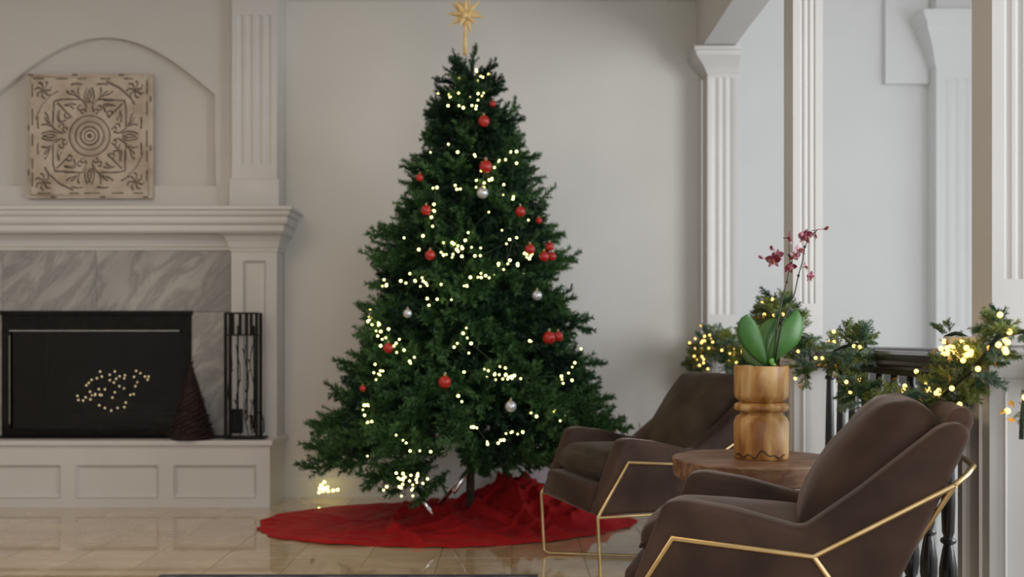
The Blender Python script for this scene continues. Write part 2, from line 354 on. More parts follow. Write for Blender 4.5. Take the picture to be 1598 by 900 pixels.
# ------------------------------------------------------------------ chimney wall with arched niche
YC = 5.67
def chimney():
    x0, x1, z0, z1 = -3.9, -1.3, 1.5, 2.95
    c = px(165, 58, YC); xr = px(336, 148, YC); xl = 2*c.x-xr.x; zb = px(0, 290, YC).z; zs = xr.z; zt = c.z
    # arch outline
    arc = []
    for k in range(25):
        t = -1+2*k/24; arc.append((c.x+(xr.x-c.x)*t, zs+(zt-zs)*(math.cos(t*pi/2*.86)-math.cos(pi/2*.86))/(1-math.cos(pi/2*.86))))
    out = [(xl, zb)]+arc+[(xr.x, zb)]
    bm = bmesh.new()
    def quad(*p): bm.faces.new([bm.verts.new(q) for q in p])
    d = .045
    quad((x0,YC,z0),(x1,YC,z0),(x1,YC,zb),(x0,YC,zb)); quad((x0,YC,zb),(xl,YC,zb),(xl,YC,z1),(x0,YC,z1)); quad((xr.x,YC,zb),(x1,YC,zb),(x1,YC,z1),(xr.x,YC,z1))
    for (a, b) in zip(arc, arc[1:]): quad((a[0],YC,a[1]),(b[0],YC,b[1]),(b[0],YC,z1),(a[0],YC,z1))
    for a, b in zip(out, out[1:]+out[:1]): quad((a[0],YC,a[1]),(b[0],YC,b[1]),(b[0],YC+d,b[1]),(a[0],YC+d,a[1]))
    for (a, b) in zip(arc, arc[1:]): quad((a[0],YC+d,zb),(b[0],YC+d,zb),(b[0],YC+d,b[1]),(a[0],YC+d,a[1]))
    quad((x1,YC,z0),(x1,YW+.1,z0),(x1,YW+.1,z1),(x1,YC,z1))
    bmesh.ops.remove_doubles(bm, verts=bm.verts[:], dist=1e-4)
    o = bm_obj('wall_chimney', bm, M['cream']); struct(o)
    # slim moulded edge along the niche
    bm = bmesh.new(); pts = [(p[0], YC-.001, p[1]) for p in arc]+[(xr.x, YC-.001, zb+.001)]
    tube(bm, [(xl, YC-.001, zb)]+pts, .0035, 6); struct(bm_obj('trim_3', bm, M['cream'], smooth=True))
chimney()
struct(box('wall_chimney_back', -4.1, -1.25, 6.2, 6.3, 0, 2.95, M['soot']))
struct(box('wall_chimney_left', -4.08, -3.55, 5.62, 6.2, 0, 1.5, M['cream']))

# ------------------------------------------------------------------ fireplace
fp = thing('fireplace', 'white panelled fireplace with grey marble surround, mantel and raised hearth', 'fireplace', (-2.3, 5.6, 0))
def P(o): # parent keeping world coordinates
    o.parent = fp; o.matrix_parent_inverse = Matrix.Translation((2.3, -5.6, 0)); return o
YH = 5.38
bm = bmesh.new()
sc = F/YH; ops = []
for xa, xb in ((-35, 96), (118, 248), (270, 400), (-187, -57), (-339, -209)):
    ops.append(((xa-HX)/sc, (xb-HX)/sc, EYE-(777-HY)/sc, EYE-(724-HY)/sc))
panelled(bm, -3.9, -1.303, 0, .335, YH, ops, d=.016, rim=.02)
add_box(bm, -3.9, -1.32, YH+.03, YW-.08, .01, .334)
bm.faces.new([bm.verts.new(p) for p in ((-1.303,YH,0),(-1.303,YW,0),(-1.303,YW,.335),(-1.303,YH,.335))])
P(bm_obj('hearth_base', bm, M['trim']))
bm = bmesh.new(); add_box(bm, -3.9, -1.285, YH-.02, YW, .335, .362, .005); P(bm_obj('hearth_slab', bm, M['trim']))
# marble surround: slabs
YM = 5.63; sm = F/YM
zmt = EYE-(390-HY)/sm; zfb = EYE-(486-HY)/sm; xfr = (299-HX)/sm; xfl = (4-HX)/sm; xmr = (362-HX)/sm; xj = (150-HX)/sm
for a, b, c, e in ((xj+.001, xmr, zfb, zmt), (xfl+.0, xj-.001, zfb, zmt), (xfr, xmr, .362, zfb-.002), (xfl-.45, xfl-.002, .362, zmt)):
    bm = bmesh.new(); add_box(bm, a, b, YM, YM+.05, c, e, .0015); P(bm_obj('marble_slab', bm, M['marble']))
P(box('hearth_tile', -3.2, -1.56, 5.47, YM+.02, .362, .366, M['black']))
# firebox
fb = P(bpy.data.objects.new('firebox', bpy.data.meshes.new('firebox'))); COL.objects.link(fb)
bm = bmesh.new()
add_box(bm, xfl, xfr, 6.12, 6.14, .364, zfb); add_box(bm, xfl, xfl+.02, YM+.04, 6.14, .364, zfb); add_box(bm, xfr-.02, xfr, YM+.04, 6.14, .364, zfb)
add_box(bm, xfl, xfr, YM+.04, 6.14, .364, .375); add_box(bm, xfl, xfr, YM+.04, 6.14, zfb-.02, zfb)
bm.to_mesh(fb.data); bm.free(); fb.data.materials.append(M['soot'])
Yf = YM-.012; zg0, zg1 = .40, zfb-.105; xg0, xg1 = xfl+.045, xfr-.045
bm = bmesh.new()
add_box(bm, xfl, xfr, Yf, YM+.03, zg1, zfb, .002); add_box(bm, xfl, xg0, Yf, YM+.03, .366, zg1, .002); add_box(bm, xg1, xfr, Yf, YM+.03, .366, zg1, .002); add_box(bm, xg0, xg1, Yf, YM+.03, .366, zg0, .002)
add_box(bm, xfl-.005, xfr+.008, Yf-.012, Yf+.01, zfb-.02, zfb+.004, .002)
o = P(bm_obj('firebox_frame', bm, M['black']))
bm = bmesh.new(); add_box(bm, xg0, xg1-.02, Yf-.006, Yf, zg1-.006, zg1); add_box(bm, xg0, xg0+.004, Yf-.004, Yf, zg0+.03, zg1-.03)
o = P(bm_obj('metal_strip', bm, M['chrome'])); o['label'] = 'thin bright metal strip'
o = P(box('glass_pane', xg0, xg1, YM+.004, YM+.008, zg0, zg1, M['glass']))
for k, (x, y, a, z) in enumerate(((-2.35, 5.86, .12, .43), (-2.2, 5.93, -.25, .43), (-2.28, 5.9, .35, .51))):
    bm = bmesh.new(); tube(bm, [Vector((x-.24*math.cos(a), y-.24*math.sin(a), z)), Vector((x, y+.01, z+.012)), Vector((x+.24*math.cos(a), y+.24*math.sin(a), z))], .042, 10)
    tag(bm_obj('log', bm, M['log'], smooth=True), ['charred log lowest in the dark firebox', 'charred log behind the other firebox logs', 'charred log lying across the top of the firebox pile'][k], 'log', 'logs inside the firebox')
# lower pilaster with sunk panel
YP = 5.575; sp = F/YP; xp0, xp1 = (361-HX)/sp, (432-HX)/sp; zpc = EYE-(391-HY)/sp
def lower_pilaster(x0, x1):
    bm = bmesh.new(); w_ = x1-x0
    panelled(bm, x0, x1, .362, zpc+.03, YP, [(x0+w_*.25, x1-w_*.24, .42, EYE-(406-HY)/sp)], d=.014, rim=.016)
    for q in (((x1,YP,.362),(x1,YW,.362),(x1,YW,1.5),(x1,YP,1.5)), ((x0,YP,.362),(x0,YW,.362),(x0,YW,1.5),(x0,YP,1.5))): bm.faces.new([bm.verts.new(p) for p in q])
    P(bm_obj('lower_pilaster', bm, M['trim']))
lower_pilaster(xp0, xp1); lower_pilaster(-3.28, -3.03)
cap = [(0,zpc-.004),(.006,zpc-.004),(.006,zpc+.008),(.012,zpc+.02),(.018,zpc+.05),(.034,zpc+.078),(.055,zpc+.09),(.06,zpc+.112),(0,zpc+.112)]
for a, b in ((xp0, xp1), (-3.28, -3.03)):
    bm = bmesh.new(); sweep(bm, cap, [(a, YM), (a, YP), (b, YP), (b, YW)]); P(bm_obj('pilaster_capital', bm, M['trim']))
# frieze under mantel
bm = bmesh.new(); fz = [(0,zmt-.002),(.008,zmt-.002),(.012,zmt+.012),(.02,zmt+.02),(.024,zmt+.055),(.05,zmt+.085),(.05,zmt+.11),(0,zmt+.11)]
sweep(bm, fz, [(-3.9, YM), (xp0, YM)]); P(bm_obj('frieze_moulding', bm, M['trim']))
# mantel
zm0, zm1 = 1.492, 1.632
mp_ = [(-.3,zm0),(.035,zm0),(.045,zm0+.012),(.045,zm0+.04),(.062,zm0+.05),(.067,zm0+.062),(.067,zm0+.085),(.08,zm0+.093),(.085,zm0+.104),(.085,zm0+.116),(.10,zm0+.122),(.10,zm1-.003),(.097,zm1),(-.3,zm1)]
bm = bmesh.new(); YT = 5.54
prof = [(o, z) for o, z in mp_ if o > -.2]
prof = [(0, zm0)]+prof+[(0, zm1)]
sweep(bm, prof, [(-3.9, YT), (-1.30, YT), (-1.30, YW)])
add_box(bm, -3.9, -1.30, YT, YW, zm0, zm1)
P(bm_obj('mantel_shelf', bm, M['trim']))
# upper fluted pilaster and its plinth
YU = 5.60; su = F/YU
def upper_pilaster(x0, x1):
    fz0 = EYE-(257-HY)/su
    bm = bmesh.new(); fluted(bm, x0, x1, YU, YW, 1.632, fz0, 2.72, 2.95, 4, .022, .009)
    e = .014; add_box(bm, x0-e, x1+e, YU-e, YW, 1.632, EYE-(279-HY)/su, .006)
    P(bm_obj('fluted_pilaster', bm, M['trim'], auto=35, smooth=True))
upper_pilaster((362-HX)/su, (432-HX)/su); upper_pilaster(-3.28, -3.03)

# small warm glowing points set behind the firebox glass
fl = thing('firebox_glow_points', 'small cluster of warm glowing points behind the dark fireplace glass', 'string lights', (-2.25, 5.8, .5))
pts = []
zz = [(833,104),(913,130),(955,104),(995,143),(1040,135),(1132,98),(1168,118),(1205,146),(1236,146),(1228,172),(1143,193),(1126,226),(1115,148),(847,146),(806,160),(762,172),(738,198),(718,218),(913,176),(967,164),(947,195),(993,226),(1030,244),(955,276),(1085,298),(1112,292),(935,320),(822,250),(830,296),(792,290),(749,272),(762,302),(645,306),(652,340),(692,345),(712,318),(752,335),(780,385),(826,384),(872,407),(905,360),(912,385),(925,428),(978,406),(1034,400),(1046,362),(873,252),(1034,160),(790,300),(845,300)]
for a, b in zz:
    pts.append(px(a*.1877, 560+b*.1877, 5.80+.06*math.sin(a*.05)))
bm = sphere_bm(.0055, 8, 6); b0 = bm_obj('bulb', bm, M['dimbulb'], fl, True); b0.location = pts[0]-fl.location
for p in pts[1:]:
    o = b0.copy(); COL.objects.link(o); o.location = p-fl.location
bm = bmesh.new(); tube(bm, [p-fl.location+Vector((0, .012, .004*math.sin(i))) for i, p in enumerate(sorted(pts, key=lambda q: q.x))], .0012, 4)
bm_obj('light_wire', bm, M['wire'], fl)

# ------------------------------------------------------------------ carved plaque
pl = thing('carved_wall_plaque', 'square distressed cream carved medallion plaque hanging above the mantel', 'wall art', tuple(px(144, 214, YC-.002)))
HS = .352
bm = bmesh.new(); add_box(bm, -HS, HS, -.035, 0, -HS, HS, .004); bm_obj('plaque_board', bm, M['plaque'], pl)
def arc2(cx, cz, r, a0, a1, n=10): return [(cx+r*math.cos(math.radians(a0+(a1-a0)*i/n)), cz+r*math.sin(math.radians(a0+(a1-a0)*i/n))) for i in range(n+1)]
k1 = .00091
curves = []   # 2-D motifs in one quarter, mirrored and turned
def Z(x, y): return ((x-445)*k1, (448-y)*k1)
top = [[Z(445,160),Z(436,190),Z(434,215),Z(445,240),Z(456,215),Z(454,190),Z(445,160)],
       [Z(420,300),Z(428,270),Z(405,232),Z(370,205),Z(345,192)], [Z(400,222),Z(340,222),Z(292,222)],
       [Z(372,205),Z(350,180),Z(330,170)], [Z(385,215),Z(372,178),Z(378,150)], [Z(350,195),Z(320,188),Z(300,170)],
       [Z(430,250),Z(415,215),Z(422,170),Z(432,150)], [Z(400,130),Z(360,126),Z(330,130)],
       [Z(420,300)]+[(a, b) for a, b in arc2(*Z(405,296), 14*k1, 0, 280, 8)],
       [Z(360,255),Z(330,248),Z(290,258)], arc2(*Z(385,275), 15*k1, 60, 330, 8)]
diag = [[Z(245,245),Z(290,290),Z(335,335)], [Z(225,235),Z(225,290),Z(225,360)], [Z(225,235),Z(270,222),Z(300,222)], [Z(258,290),Z(256,330),Z(262,362),Z(300,350)],
        [Z(110,345),Z(150,260),Z(215,190),Z(250,170)], arc2(*Z(308,322), 18*k1, 90, 380, 8), [Z(290,258),Z(325,262),Z(345,280)]]
for c in range(7):
    a = c*2*pi/7; cx, cz = Z(160,165); diag.append([(cx, cz), (cx+.038*math.cos(a), cz+.038*math.sin(a)), (cx+.05*math.cos(a+.4), cz+.05*math.sin(a+.4))])
def rot2(p, a): return (p[0]*math.cos(a)-p[1]*math.sin(a), p[0]*math.sin(a)+p[1]*math.cos(a))
bmg = bmesh.new(); bmr = bmesh.new()
def put(c, bmx, r, yo):
    if len(c) > 1: tube(bmx, [(p[0], yo, p[1]) for p in c], r, 6)
for q in range(4):
    a = q*pi/2
    for mo in (top, diag):
        for c in mo:
            for mir in ((1, -1) if mo is top else (1,)):
                cc = [rot2((p[0]*mir, p[1]), a) for p in c]
                put(cc, bmg, .0037, -.0355)
                put([(p[0]*1.0+.006, p[1]+.006) for p in cc], bmr, .0036, -.0355)
    for s in range(5): # border dashes
        x0 = -.30+.125*s+random.uniform(-.02, .02); x1 = x0+random.uniform(.05, .10)
        put([rot2((x0, .322), a), rot2((min(x1, .31), .322), a)], bmg, .0028, -.0355)
        if s % 2 == q % 2: put([rot2((x0-.03, .344), a), rot2((x0, .344), a)], bmg, .0038, -.0352)
for r, th in ((.008, .005), (.030, .0026), (.051, .0034), (.080, .0028), (.114, .0032)):
    tube(bmg, [(r*math.cos(t*2*pi/48), -.0355, r*math.sin(t*2*pi/48)) for t in range(48)], th, 6, closed=True)
for r in (.04, .066, .097): tube(bmr, [(r*math.cos(t*2*pi/48), -.035, r*math.sin(t*2*pi/48)) for t in range(48)], .007, 8, closed=True)
for q in range(4): # raised frame
    a = q*pi/2; c = [rot2((-.333, .333), a), rot2((.333, .333), a)]; put(c, bmr, .006, -.0345)
o = bm_obj('carved_groove', bmg, M['groove'], pl, True); o['label'] = 'dark waxed carving lines'
bm_obj('carved_relief', bmr, M['plaque'], pl, True)

# ------------------------------------------------------------------ fire tools
ft_ = thing('fireplace_tool_set', 'black metal fireplace tool stand with leaf scrollwork on the hearth', 'fireplace tools', (-1.47, 5.47, .362))
def L(p): return (p[0], p[1], p[2])
bm = bmesh.new(); add_box(bm, -.095, .125, -.055, .055, .004, .012, .002); bm_obj('base_plate', bm, M['black'], ft_)
bm = bmesh.new(); wv, ht = .084, .688
for x in (-wv, wv):
    for y in (-.045, .045): add_box(bm, x-.008, x+.008, y-.006, y+.006, .01, ht)
bm_obj('corner_post', bm, M['black'], ft_)
bm = bmesh.new()
for z in (ht-.006, ht-.125):
    for y in (-.045, .045): add_box(bm, -wv, wv, y-.005, y+.005, z, z+.008)
    for x in (-wv, wv): add_box(bm, x-.004, x+.004, -.045, .045, z, z+.008)
bm_obj('hoop_bar', bm, M['black'], ft_)
for x in (-.045, -.005, .03, .055):
    bm = bmesh.new(); add_box(bm, x-.009, x+.009, -.048, -.043, ht-.12, ht); bm_obj('slat', bm, M['black'], ft_)
random.seed(3)
for k, (x, lean) in enumerate(((-.06, .2), (-.015, .5), (.03, -.6), (.06, .3))):
    bm = bmesh.new(); pts = [Vector((x+.012*math.sin(i*1.1+k), -.045, .02+i*.055)) for i in range(10)]
    tube(bm, pts, .0028, 5)
    for i in range(1, 9):
        if (i+k) % 2: continue
        p = pts[i]; s = 1 if (i//2+k) % 2 else -1
        q = [p, p+Vector((s*.006, 0, .016)), p+Vector((s*.016, 0, .034)), p+Vector((s*.004, 0, .028))]
        a = [bm.verts.new(v+Vector((0, -.002, 0))) for v in q]; b = [bm.verts.new(v+Vector((0, .002, 0))) for v in q]
        bm.faces.new(a); bm.faces.new(b[::-1])
        for j in range(4): bm.faces.new((a[j], a[(j+1)%4], b[(j+1)%4], b[j]))
    bm_obj('leafy_twig', bm, M['black'], ft_)
bm = bmesh.new(); tube(bm, [(-.03, .0, .16), (-.03, 0, .62)], .005, 6)
add_box(bm, -.062, .002, -.022, -.008, .03, .165, .007); bm_obj('shovel', bm, M['black'], ft_)
bm = bmesh.new(); tube(bm, [(.02, .0, .10), (.02, 0, .62)], .005, 6); tube(bm, [(.02,0,.12),(.045,0,.13),(.05,0,.06),(.04,0,.05)], .004, 6); bm_obj('poker', bm, M['black'], ft_)
bm = bmesh.new(); tube(bm, [(.052, .02, .03), (.054, .02, .12), (.052, .02, .62)], .005, 6); tube(bm, [(.09,.02,.15),(.105,.02,.10),(.108,.02,.04),(.09,.02,.02)], .004, 6); tube(bm, [(.054,.02,.12),(.09,.02,.15)], .004, 6); bm_obj('tongs', bm, M['black'], ft_)

# twig cone tree
ct = thing('twig_cone_tree', 'small dark red-brown twig cone tree on the hearth', 'decoration', (-1.745, 5.44, .366))
bm = bmesh.new(); H, R0 = .40, .112
for k in range(9):
    pts = []
    for i in range(60):
        t = i/59; a = k*2*pi/9+t*10+random.uniform(-.06, .06); r = R0*(1-t)*random.uniform(.92, 1.06)+.004
        pts.append((r*math.cos(a), r*math.sin(a), .012+(H-.02)*t))
    tube(bm, pts, .0042, 5)
for k in range(260):
    t = random.random()**1.4; a = random.uniform(0, 2*pi); r = R0*(1-t)+.004; z = .012+(H-.03)*t; l = random.uniform(.015, .03)
    a2 = a+random.uniform(-.5, .5)
    tube(bm, [(r*.9*math.cos(a), r*.9*math.sin(a), z), ((r+.012)*math.cos(a2), (r+.012)*math.sin(a2), z+l*random.uniform(-.3, 1))], .0022, 4)
bm_obj('woven_twigs', bm, M['twig'], ct)
bm = bmesh.new(); lathe(bm, [(R0*.94, 0), (R0*.92, .02), (.012, H-.03), (.004, H)], 20); bm_obj('cone_core', bm, M['twig'], ct, True)
bm = bmesh.new(); tube(bm, [(0,0,H-.02),(.004,0,H+.012),(.012,0,H+.02)], .005, 6); tube(bm, [(0,0,H-.02),(-.008,0,H+.008)], .004, 6); bm_obj('cone_tip', bm, M['twig'], ct)

# ------------------------------------------------------------------ outlets, cord
def outlet(x, y, label):
    p = px(x, y, YW); t = thing('wall_outlet', label, 'outlet', (p.x, YW, p.z))
    bm = bmesh.new(); add_box(bm, -.035, .035, -.006, 0, -.0575, .0575, .002); bm_obj('cover_plate', bm, M['plate'], t)
    for z in (.022, -.022):
        bm = bmesh.new(); add_box(bm, -.016, .016, -.009, -.005, z-.014, z+.014, .003); s = bm_obj('socket', bm, M['plate'], t)
        bm = bmesh.new(); add_box(bm, -.008, -.005, -.0095, -.0088, z-.005, z+.006); add_box(bm, .005, .008, -.0095, -.0088, z-.005, z+.006); bm_obj('slot', bm, M['slot'], s)
    return t
outlet(488, 681, 'white wall outlet with a black plug, left of the tree')
outlet(1008, 675, 'white wall outlet right of the tree, behind the far armchair')
pc = thing('power_cord', 'thin cord with a black plug running down from the outlet beside the tree', 'cord', tuple(px(487, 676, YW-.02)))
bm = bmesh.new(); lathe(bm, [(.008, -.012), (.012, -.008), (.012, .012), (.006, .018)], 10); pg = bm_obj('plug', bm, M['slot'], pc, True); pg.rotation_euler = (pi/2, 0, 0); pg.location=(0, .005, 0)
base = Vector(pc.location); cp = [px(487,680,YW-.035), px(489,700,YW-.035), px(487,725,YW-.035), px(494,757,YW-.04), px(499,765,YW-.06), px(520,768,5.6), px(540,770,5.5)]
bm = bmesh.new(); tube(bm, [p-base for p in cp], .0025, 6); bm_obj('cord', bm, M['plate'], pc, True)
for i, (x, y) in enumerate(((501,757),(503,760),(499,762),(507,762),(511,760),(504,766),(505,763),(512,766),(498,768),(520,765),(527,764),(506,752))):
    if i == 0: b = bm_obj('bulb', sphere_bm(.008, 8, 6), M['bulb'], pc, True)
    else: b = b.copy(); COL.objects.link(b)
    b.location = px(x, y, 5.62)-base

# ------------------------------------------------------------------ columns, beam, pedestals
XB0, XB1 = 1.06, 1.23
struct(box('wall_beam', XB0, XB1, -3.0, YW+.12, 2.548, 2.95, M['wall']))
struct(box('trim_4', XB0-.004, XB1+.004, -3.0, YW-.14, 2.53, 2.549, M['trim']))
def column(y0, y1, x0, x1, label, top=2.53, base=.915, one_sided=False):
    t = thing('column', label, 'column', ((x0+x1)/2, (y0+y1)/2, 0)); loc = t.location
    T = lambda x, y, z: (x-loc.x, y-loc.y, z)
    bm = bmesh.new(); fluted(bm, x0, x1, y0, y1, base, base+.13, top-.16, top, 3, .024, .005, T)
    bm_obj('fluted_shaft', bm, M['trim'], t, True, auto=35)
    cp_ = [(0,0),(.005,0),(.01,.012),(.022,.03),(.045,.055),(.075,.085),(.078,.105),(.088,.112),(.088,.13),(0,.13)]
    bm = bmesh.new(); sweep(bm, [(o, top-.135+z) for o, z in cp_], [(x0-loc.x, y1-loc.y), (x0-loc.x, y0-loc.y), (x1-loc.x, y0-loc.y)] if one_sided else [(x0-loc.x, y0-loc.y), (x1-loc.x, y0-loc.y), (x1-loc.x, y1-loc.y), (x0-loc.x, y1-loc.y)], closed=not one_sided)
    bm_obj('capital', bm, M['trim'], t)
    return t
def pedestal(y0, y1, x0, x1, label, z1=.915):
    t = thing('pedestal', label, 'pedestal', ((x0+x1)/2, (y0+y1)/2, 0)); loc = t.location
    a, b, c, d = x0-loc.x, x1-loc.x, y0-loc.y, y1-loc.y
    bm = bmesh.new(); panelled(bm, a, b, 0, z1-.03, c, [(a+.03, b-.03, .17, z1-.09)], d=.01, rim=.015)
    panelled(bm, c, d, 0, z1-.03, 0, [(c+.035, d-.035, .17, z1-.09)], d=.008, rim=.012, T=lambda x, y, z: (a+y, x, z))
    for q in (((b,c,0),(b,d,0),(b,d,z1-.03),(b,c,z1-.03)), ((a,d,0),(b,d,0),(b,d,z1-.03),(a,d,z1-.03)), ((a,c,z1-.03),(b,c,z1-.03),(b,d,z1-.03),(a,d,z1-.03))): bm.faces.new([bm.verts.new(p) for p in q])
    bm_obj('pedestal_body', bm, M['trim'], t)
    bm = bmesh.new(); path = [(a, c), (b, c), (b, d), (a, d)]
    sweep(bm, [(0,z1-.045),(.006,z1-.045),(.012,z1-.034),(.012,z1-.026),(.024,z1-.02),(.024,z1-.002),(.021,z1),(0,z1)], path, closed=True)
    add_box(bm, a, b, c, d, z1-.03, z1); bm_obj('pedestal_cap', bm, M['trim'], t)
    bm = bmesh.new(); sweep(bm, [(0,0),(.014,0),(.014,.11),(.006,.13),(0,.13)], path, closed=True); bm_obj('pedestal_plinth', bm, M['trim'], t)
column(5.60, YW-.001, 1.095, 1.265, 'white fluted pilaster at the right end of the back wall', one_sided=True)
column(3.86, 3.99, 1.085, 1.20, 'white fluted column rising behind the orchid')
column(2.27, 2.37, 1.09, 1.215, 'white fluted column nearest, at the right edge of the photo')
pedestal(5.56, YW-.003, 1.08, 1.29, 'white pedestal under the pilaster by the back wall')
pedestal(3.79, 3.99, 1.07, 1.25, 'white pedestal standing behind the wooden vase')
pedestal(2.24, 2.40, 1.07, 1.25, 'white panelled pedestal nearest, beside the near armchair back')
# far arch in the stairwell
YS = 7.5; ss = F/YS
t = thing('column', 'pale fluted pilaster on the far stairwell wall', 'column', ((1482-HX)/ss, YS-.1, -1.6)); loc = t.location
a, b = (1447-HX)/ss-loc.x, (1520-HX)/ss-loc.x; zt = EYE-(110-HY)/ss+1.6
bm = bmesh.new(); fluted(bm, a, b, -.06, .098, 0, 2.6, zt-.1, 6.19, 4, .03, .01); bm_obj('fluted_shaft', bm, M['bright'], t, True, auto=35)
bm = bmesh.new(); sweep(bm, [(0,zt-.02),(.015,zt),(.04,zt+.1),(.085,zt+.2),(.11,zt+.25),(.11,zt+.28),(.15,zt+.33),(.15,zt+.36),(0,zt+.36)], [(a, .098), (a, -.06), (b, -.06)]); bm_obj('capital', bm, M['bright'], t)
struct(box('trim_5', (1378-HX)/ss, (1446-HX)/ss, YS-.05, YS, EYE-(133-HY)/ss, 4.6, M['bright']))

# ------------------------------------------------------------------ railings
BS = 1.2
bal_prof = [(.019,0),(.019,.06),(.012,.07),(.016,.08),(.020,.11),(.0195,.15),(.013,.20),(.010,.215),(.017,.222),(.017,.23),(.010,.237),(.0135,.25),(.0155,.33),(.0125,.52),(.010,.62),(.015,.625),(.015,.635),(.010,.64),(.010,.675)]
XR = 1.185
bal_me = None
def railing(y0, y1, n, label):
    global bal_me
    t = thing('stair_railing', label, 'railing', (XR, (y0+y1)/2, 0), group=None); ym = (y0+y1)/2; a, b = y0-ym, y1-ym
    hr = [(-.034,.80),(.034,.80),(.034,.818),(.026,.826),(.036,.842),(.034,.862),(.020,.872),(-.020,.872),(-.034,.862),(-.036,.842),(-.026,.826),(-.034,.818)]
    bm = bmesh.new(); sweep(bm, hr, [(0, a), (0, b)]); bm_obj('handrail', bm, M['rail'], t)
    bm = bmesh.new(); sweep(bm, [(-.03,.05),(.03,.05),(.03,.13),(.022,.145),(-.022,.145),(-.03,.13)], [(0, a), (0, b)]); bm_obj('bottom_rail', bm, M['baluster'], t)
    bm = bmesh.new(); add_box(bm, -.04, .04, a, b, 0, .05); bm_obj('shoe_block', bm, M['baluster'], t)
    for i in range(n):
        if bal_me is None:
            bm = bmesh.new(); lathe(bm, [(r*BS, z) for r, z in bal_prof], 12); o = bm_obj('baluster', bm, M['baluster'], t, True, auto=50); bal_me = o.data
        else: o = bpy.data.objects.new('baluster', bal_me); COL.objects.link(o); o.parent = t
        o.location = (0, a+(b-a)*(i+.5)/n, .135)
    return t
railing(3.99, 5.56, 12, 'dark wood stair railing farthest back, between vase and back wall')
railing(2.40, 3.79, 11, 'dark wood stair railing behind the two armchairs')
railing(1.0, 2.24, 10, 'dark wood rail end at the right edge of the photo')
sr = thing('stair_handrail', 'dark wooden stair rail band seen through the balusters', 'railing', (2.2, 6, 0))
bm = bmesh.new(); add_box(bm, -.04, .04, -1.2, 1.45, .56, .86, .01); bm_obj('rail_board', bm, M['rail'], sr)
for i in range(14):
    bm = bmesh.new(); tube(bm, [(0, -1.15+i*.19, -1.6), (0, -1.15+i*.19, .56)], .012, 8) if i in (0, 13) else tube(bm, [(0, -1.15+i*.19, .45), (0, -1.15+i*.19, .56)], .012, 8)
    bm_obj('rail_bracket', bm, M['baluster'], sr)

# ------------------------------------------------------------------ fir boughs
def sprig(out, p, d, L, n, nl, nw, droop=0.0):
    """append needles around a twig: p start, d direction; out is list of (verts array, tris)"""
    d = d/np.linalg.norm(d); a = np.cross(d, [0.3, 0.2, 1.0]); a /= np.linalg.norm(a); b = np.cross(d, a)
    t = (np.arange(n)+rng.random(n)*.6)/n; ph = rng.random(n)*2*pi
    c = p+np.outer(t*L, d); c[:, 2] -= droop*(t*L)**2
    rad = np.outer(np.cos(ph), a)+np.outer(np.sin(ph), b)
    nd = d*.72+rad*.75; nd /= np.linalg.norm(nd, axis=1)[:, None]
    ln = nl*(1-.45*t**3)*(.8+.4*rng.random(n))
    sd = np.cross(nd, rng.normal(size=(n, 3))); sd /= np.linalg.norm(sd, axis=1)[:, None]
    v = np.stack([c-sd*nw, c+sd*nw, c+nd*ln[:, None]], 1)
    # twig as a thin 3-sided strip
    e = p+d*L; e = e-np.array([0, 0, droop*L*L])
    tw = np.array([[p-a*.0016, p+a*.0016, e], [p-b*.0016, p+b*.0016, e]])
    out.append(v); out.append(tw)
def bough(L, nside, n, nl=.02, nw=.0016, spread=.55, tip=.12):
    out = []; up = np.array([0, 0, 1.0])
    sprig(out, np.zeros(3), np.array([1.0, 0, 0]), L, int(n*2.2), nl, nw, .25)
    for i in range(nside):
        t = .12+.80*i/nside; s = 1 if i % 2 else -1
        ang = rng.uniform(.45, .95); el = rng.uniform(-.28, .42)
        ph = rng.uniform(-.75, .75); d = np.array([math.cos(ang), s*math.sin(ang)*math.cos(ph), math.sin(ang)*math.sin(ph)+.1])
        l = tip*(1.15-.55*t)*rng.uniform(.75, 1.2)
        p = np.array([t*L, 0, -.25*(t*L)**2]); sprig(out, p, d, l, n, nl, nw, .6)
    v = np.concatenate(out).reshape(-1, 3); return v
def tri_mesh(name, v):
    n = len(v)//3; me = bpy.data.meshes.new(name)
    me.vertices.add(len(v)); me.vertices.foreach_set('co', v.astype(np.float32).ravel())
    me.loops.add(len(v)); me.loops.foreach_set('vertex_index', np.arange(len(v), dtype=np.int32))
    me.polygons.add(n); me.polygons.foreach_set('loop_start', np.arange(0, 3*n, 3, dtype=np.int32)); me.polygons.foreach_set('loop_total', np.full(n, 3, dtype=np.int32))
    me.update(); me.validate(); return me
BV = [bough(.28, 11, 40, .032, .0036, .62, tip=.115) for _ in range(6)]

# ------------------------------------------------------------------ Christmas tree
TX, TY = -.205, 4.93
prof_h = [0.12, .22, .31, .43, .52, .60, .78, .97, 1.12, 1.31, 1.47, 1.63, 1.82, 2.00, 2.16, 2.28, 2.36]
prof_r = [.40, .58, .72, .77, .73, .665, .61, .545, .51, .46, .405, .35, .285, .215, .135, .06, .02]
def RAD(h): return float(np.interp(h, prof_h, prof_r))
tree = thing('christmas_tree', 'tall artificial green fir Christmas tree in front of the wall', 'christmas tree', (TX, TY, 0))
bm = bmesh.new(); tube(bm, [(0,0,.06), (0,0,1.2), (.01,0,2.25)], .022, 10, r1=.008); bm_obj('trunk', bm, M['bark'], tree, True)
def mrot(az, el, roll):
    return Matrix.Rotation(az, 4, 'Z') @ Matrix.Rotation(-el, 4, 'Y') @ Matrix.Rotation(roll, 4, 'X')
bmes = [tri_mesh('branch', v) for v in BV]
for m_ in bmes: m_.materials.append(M['needle'])
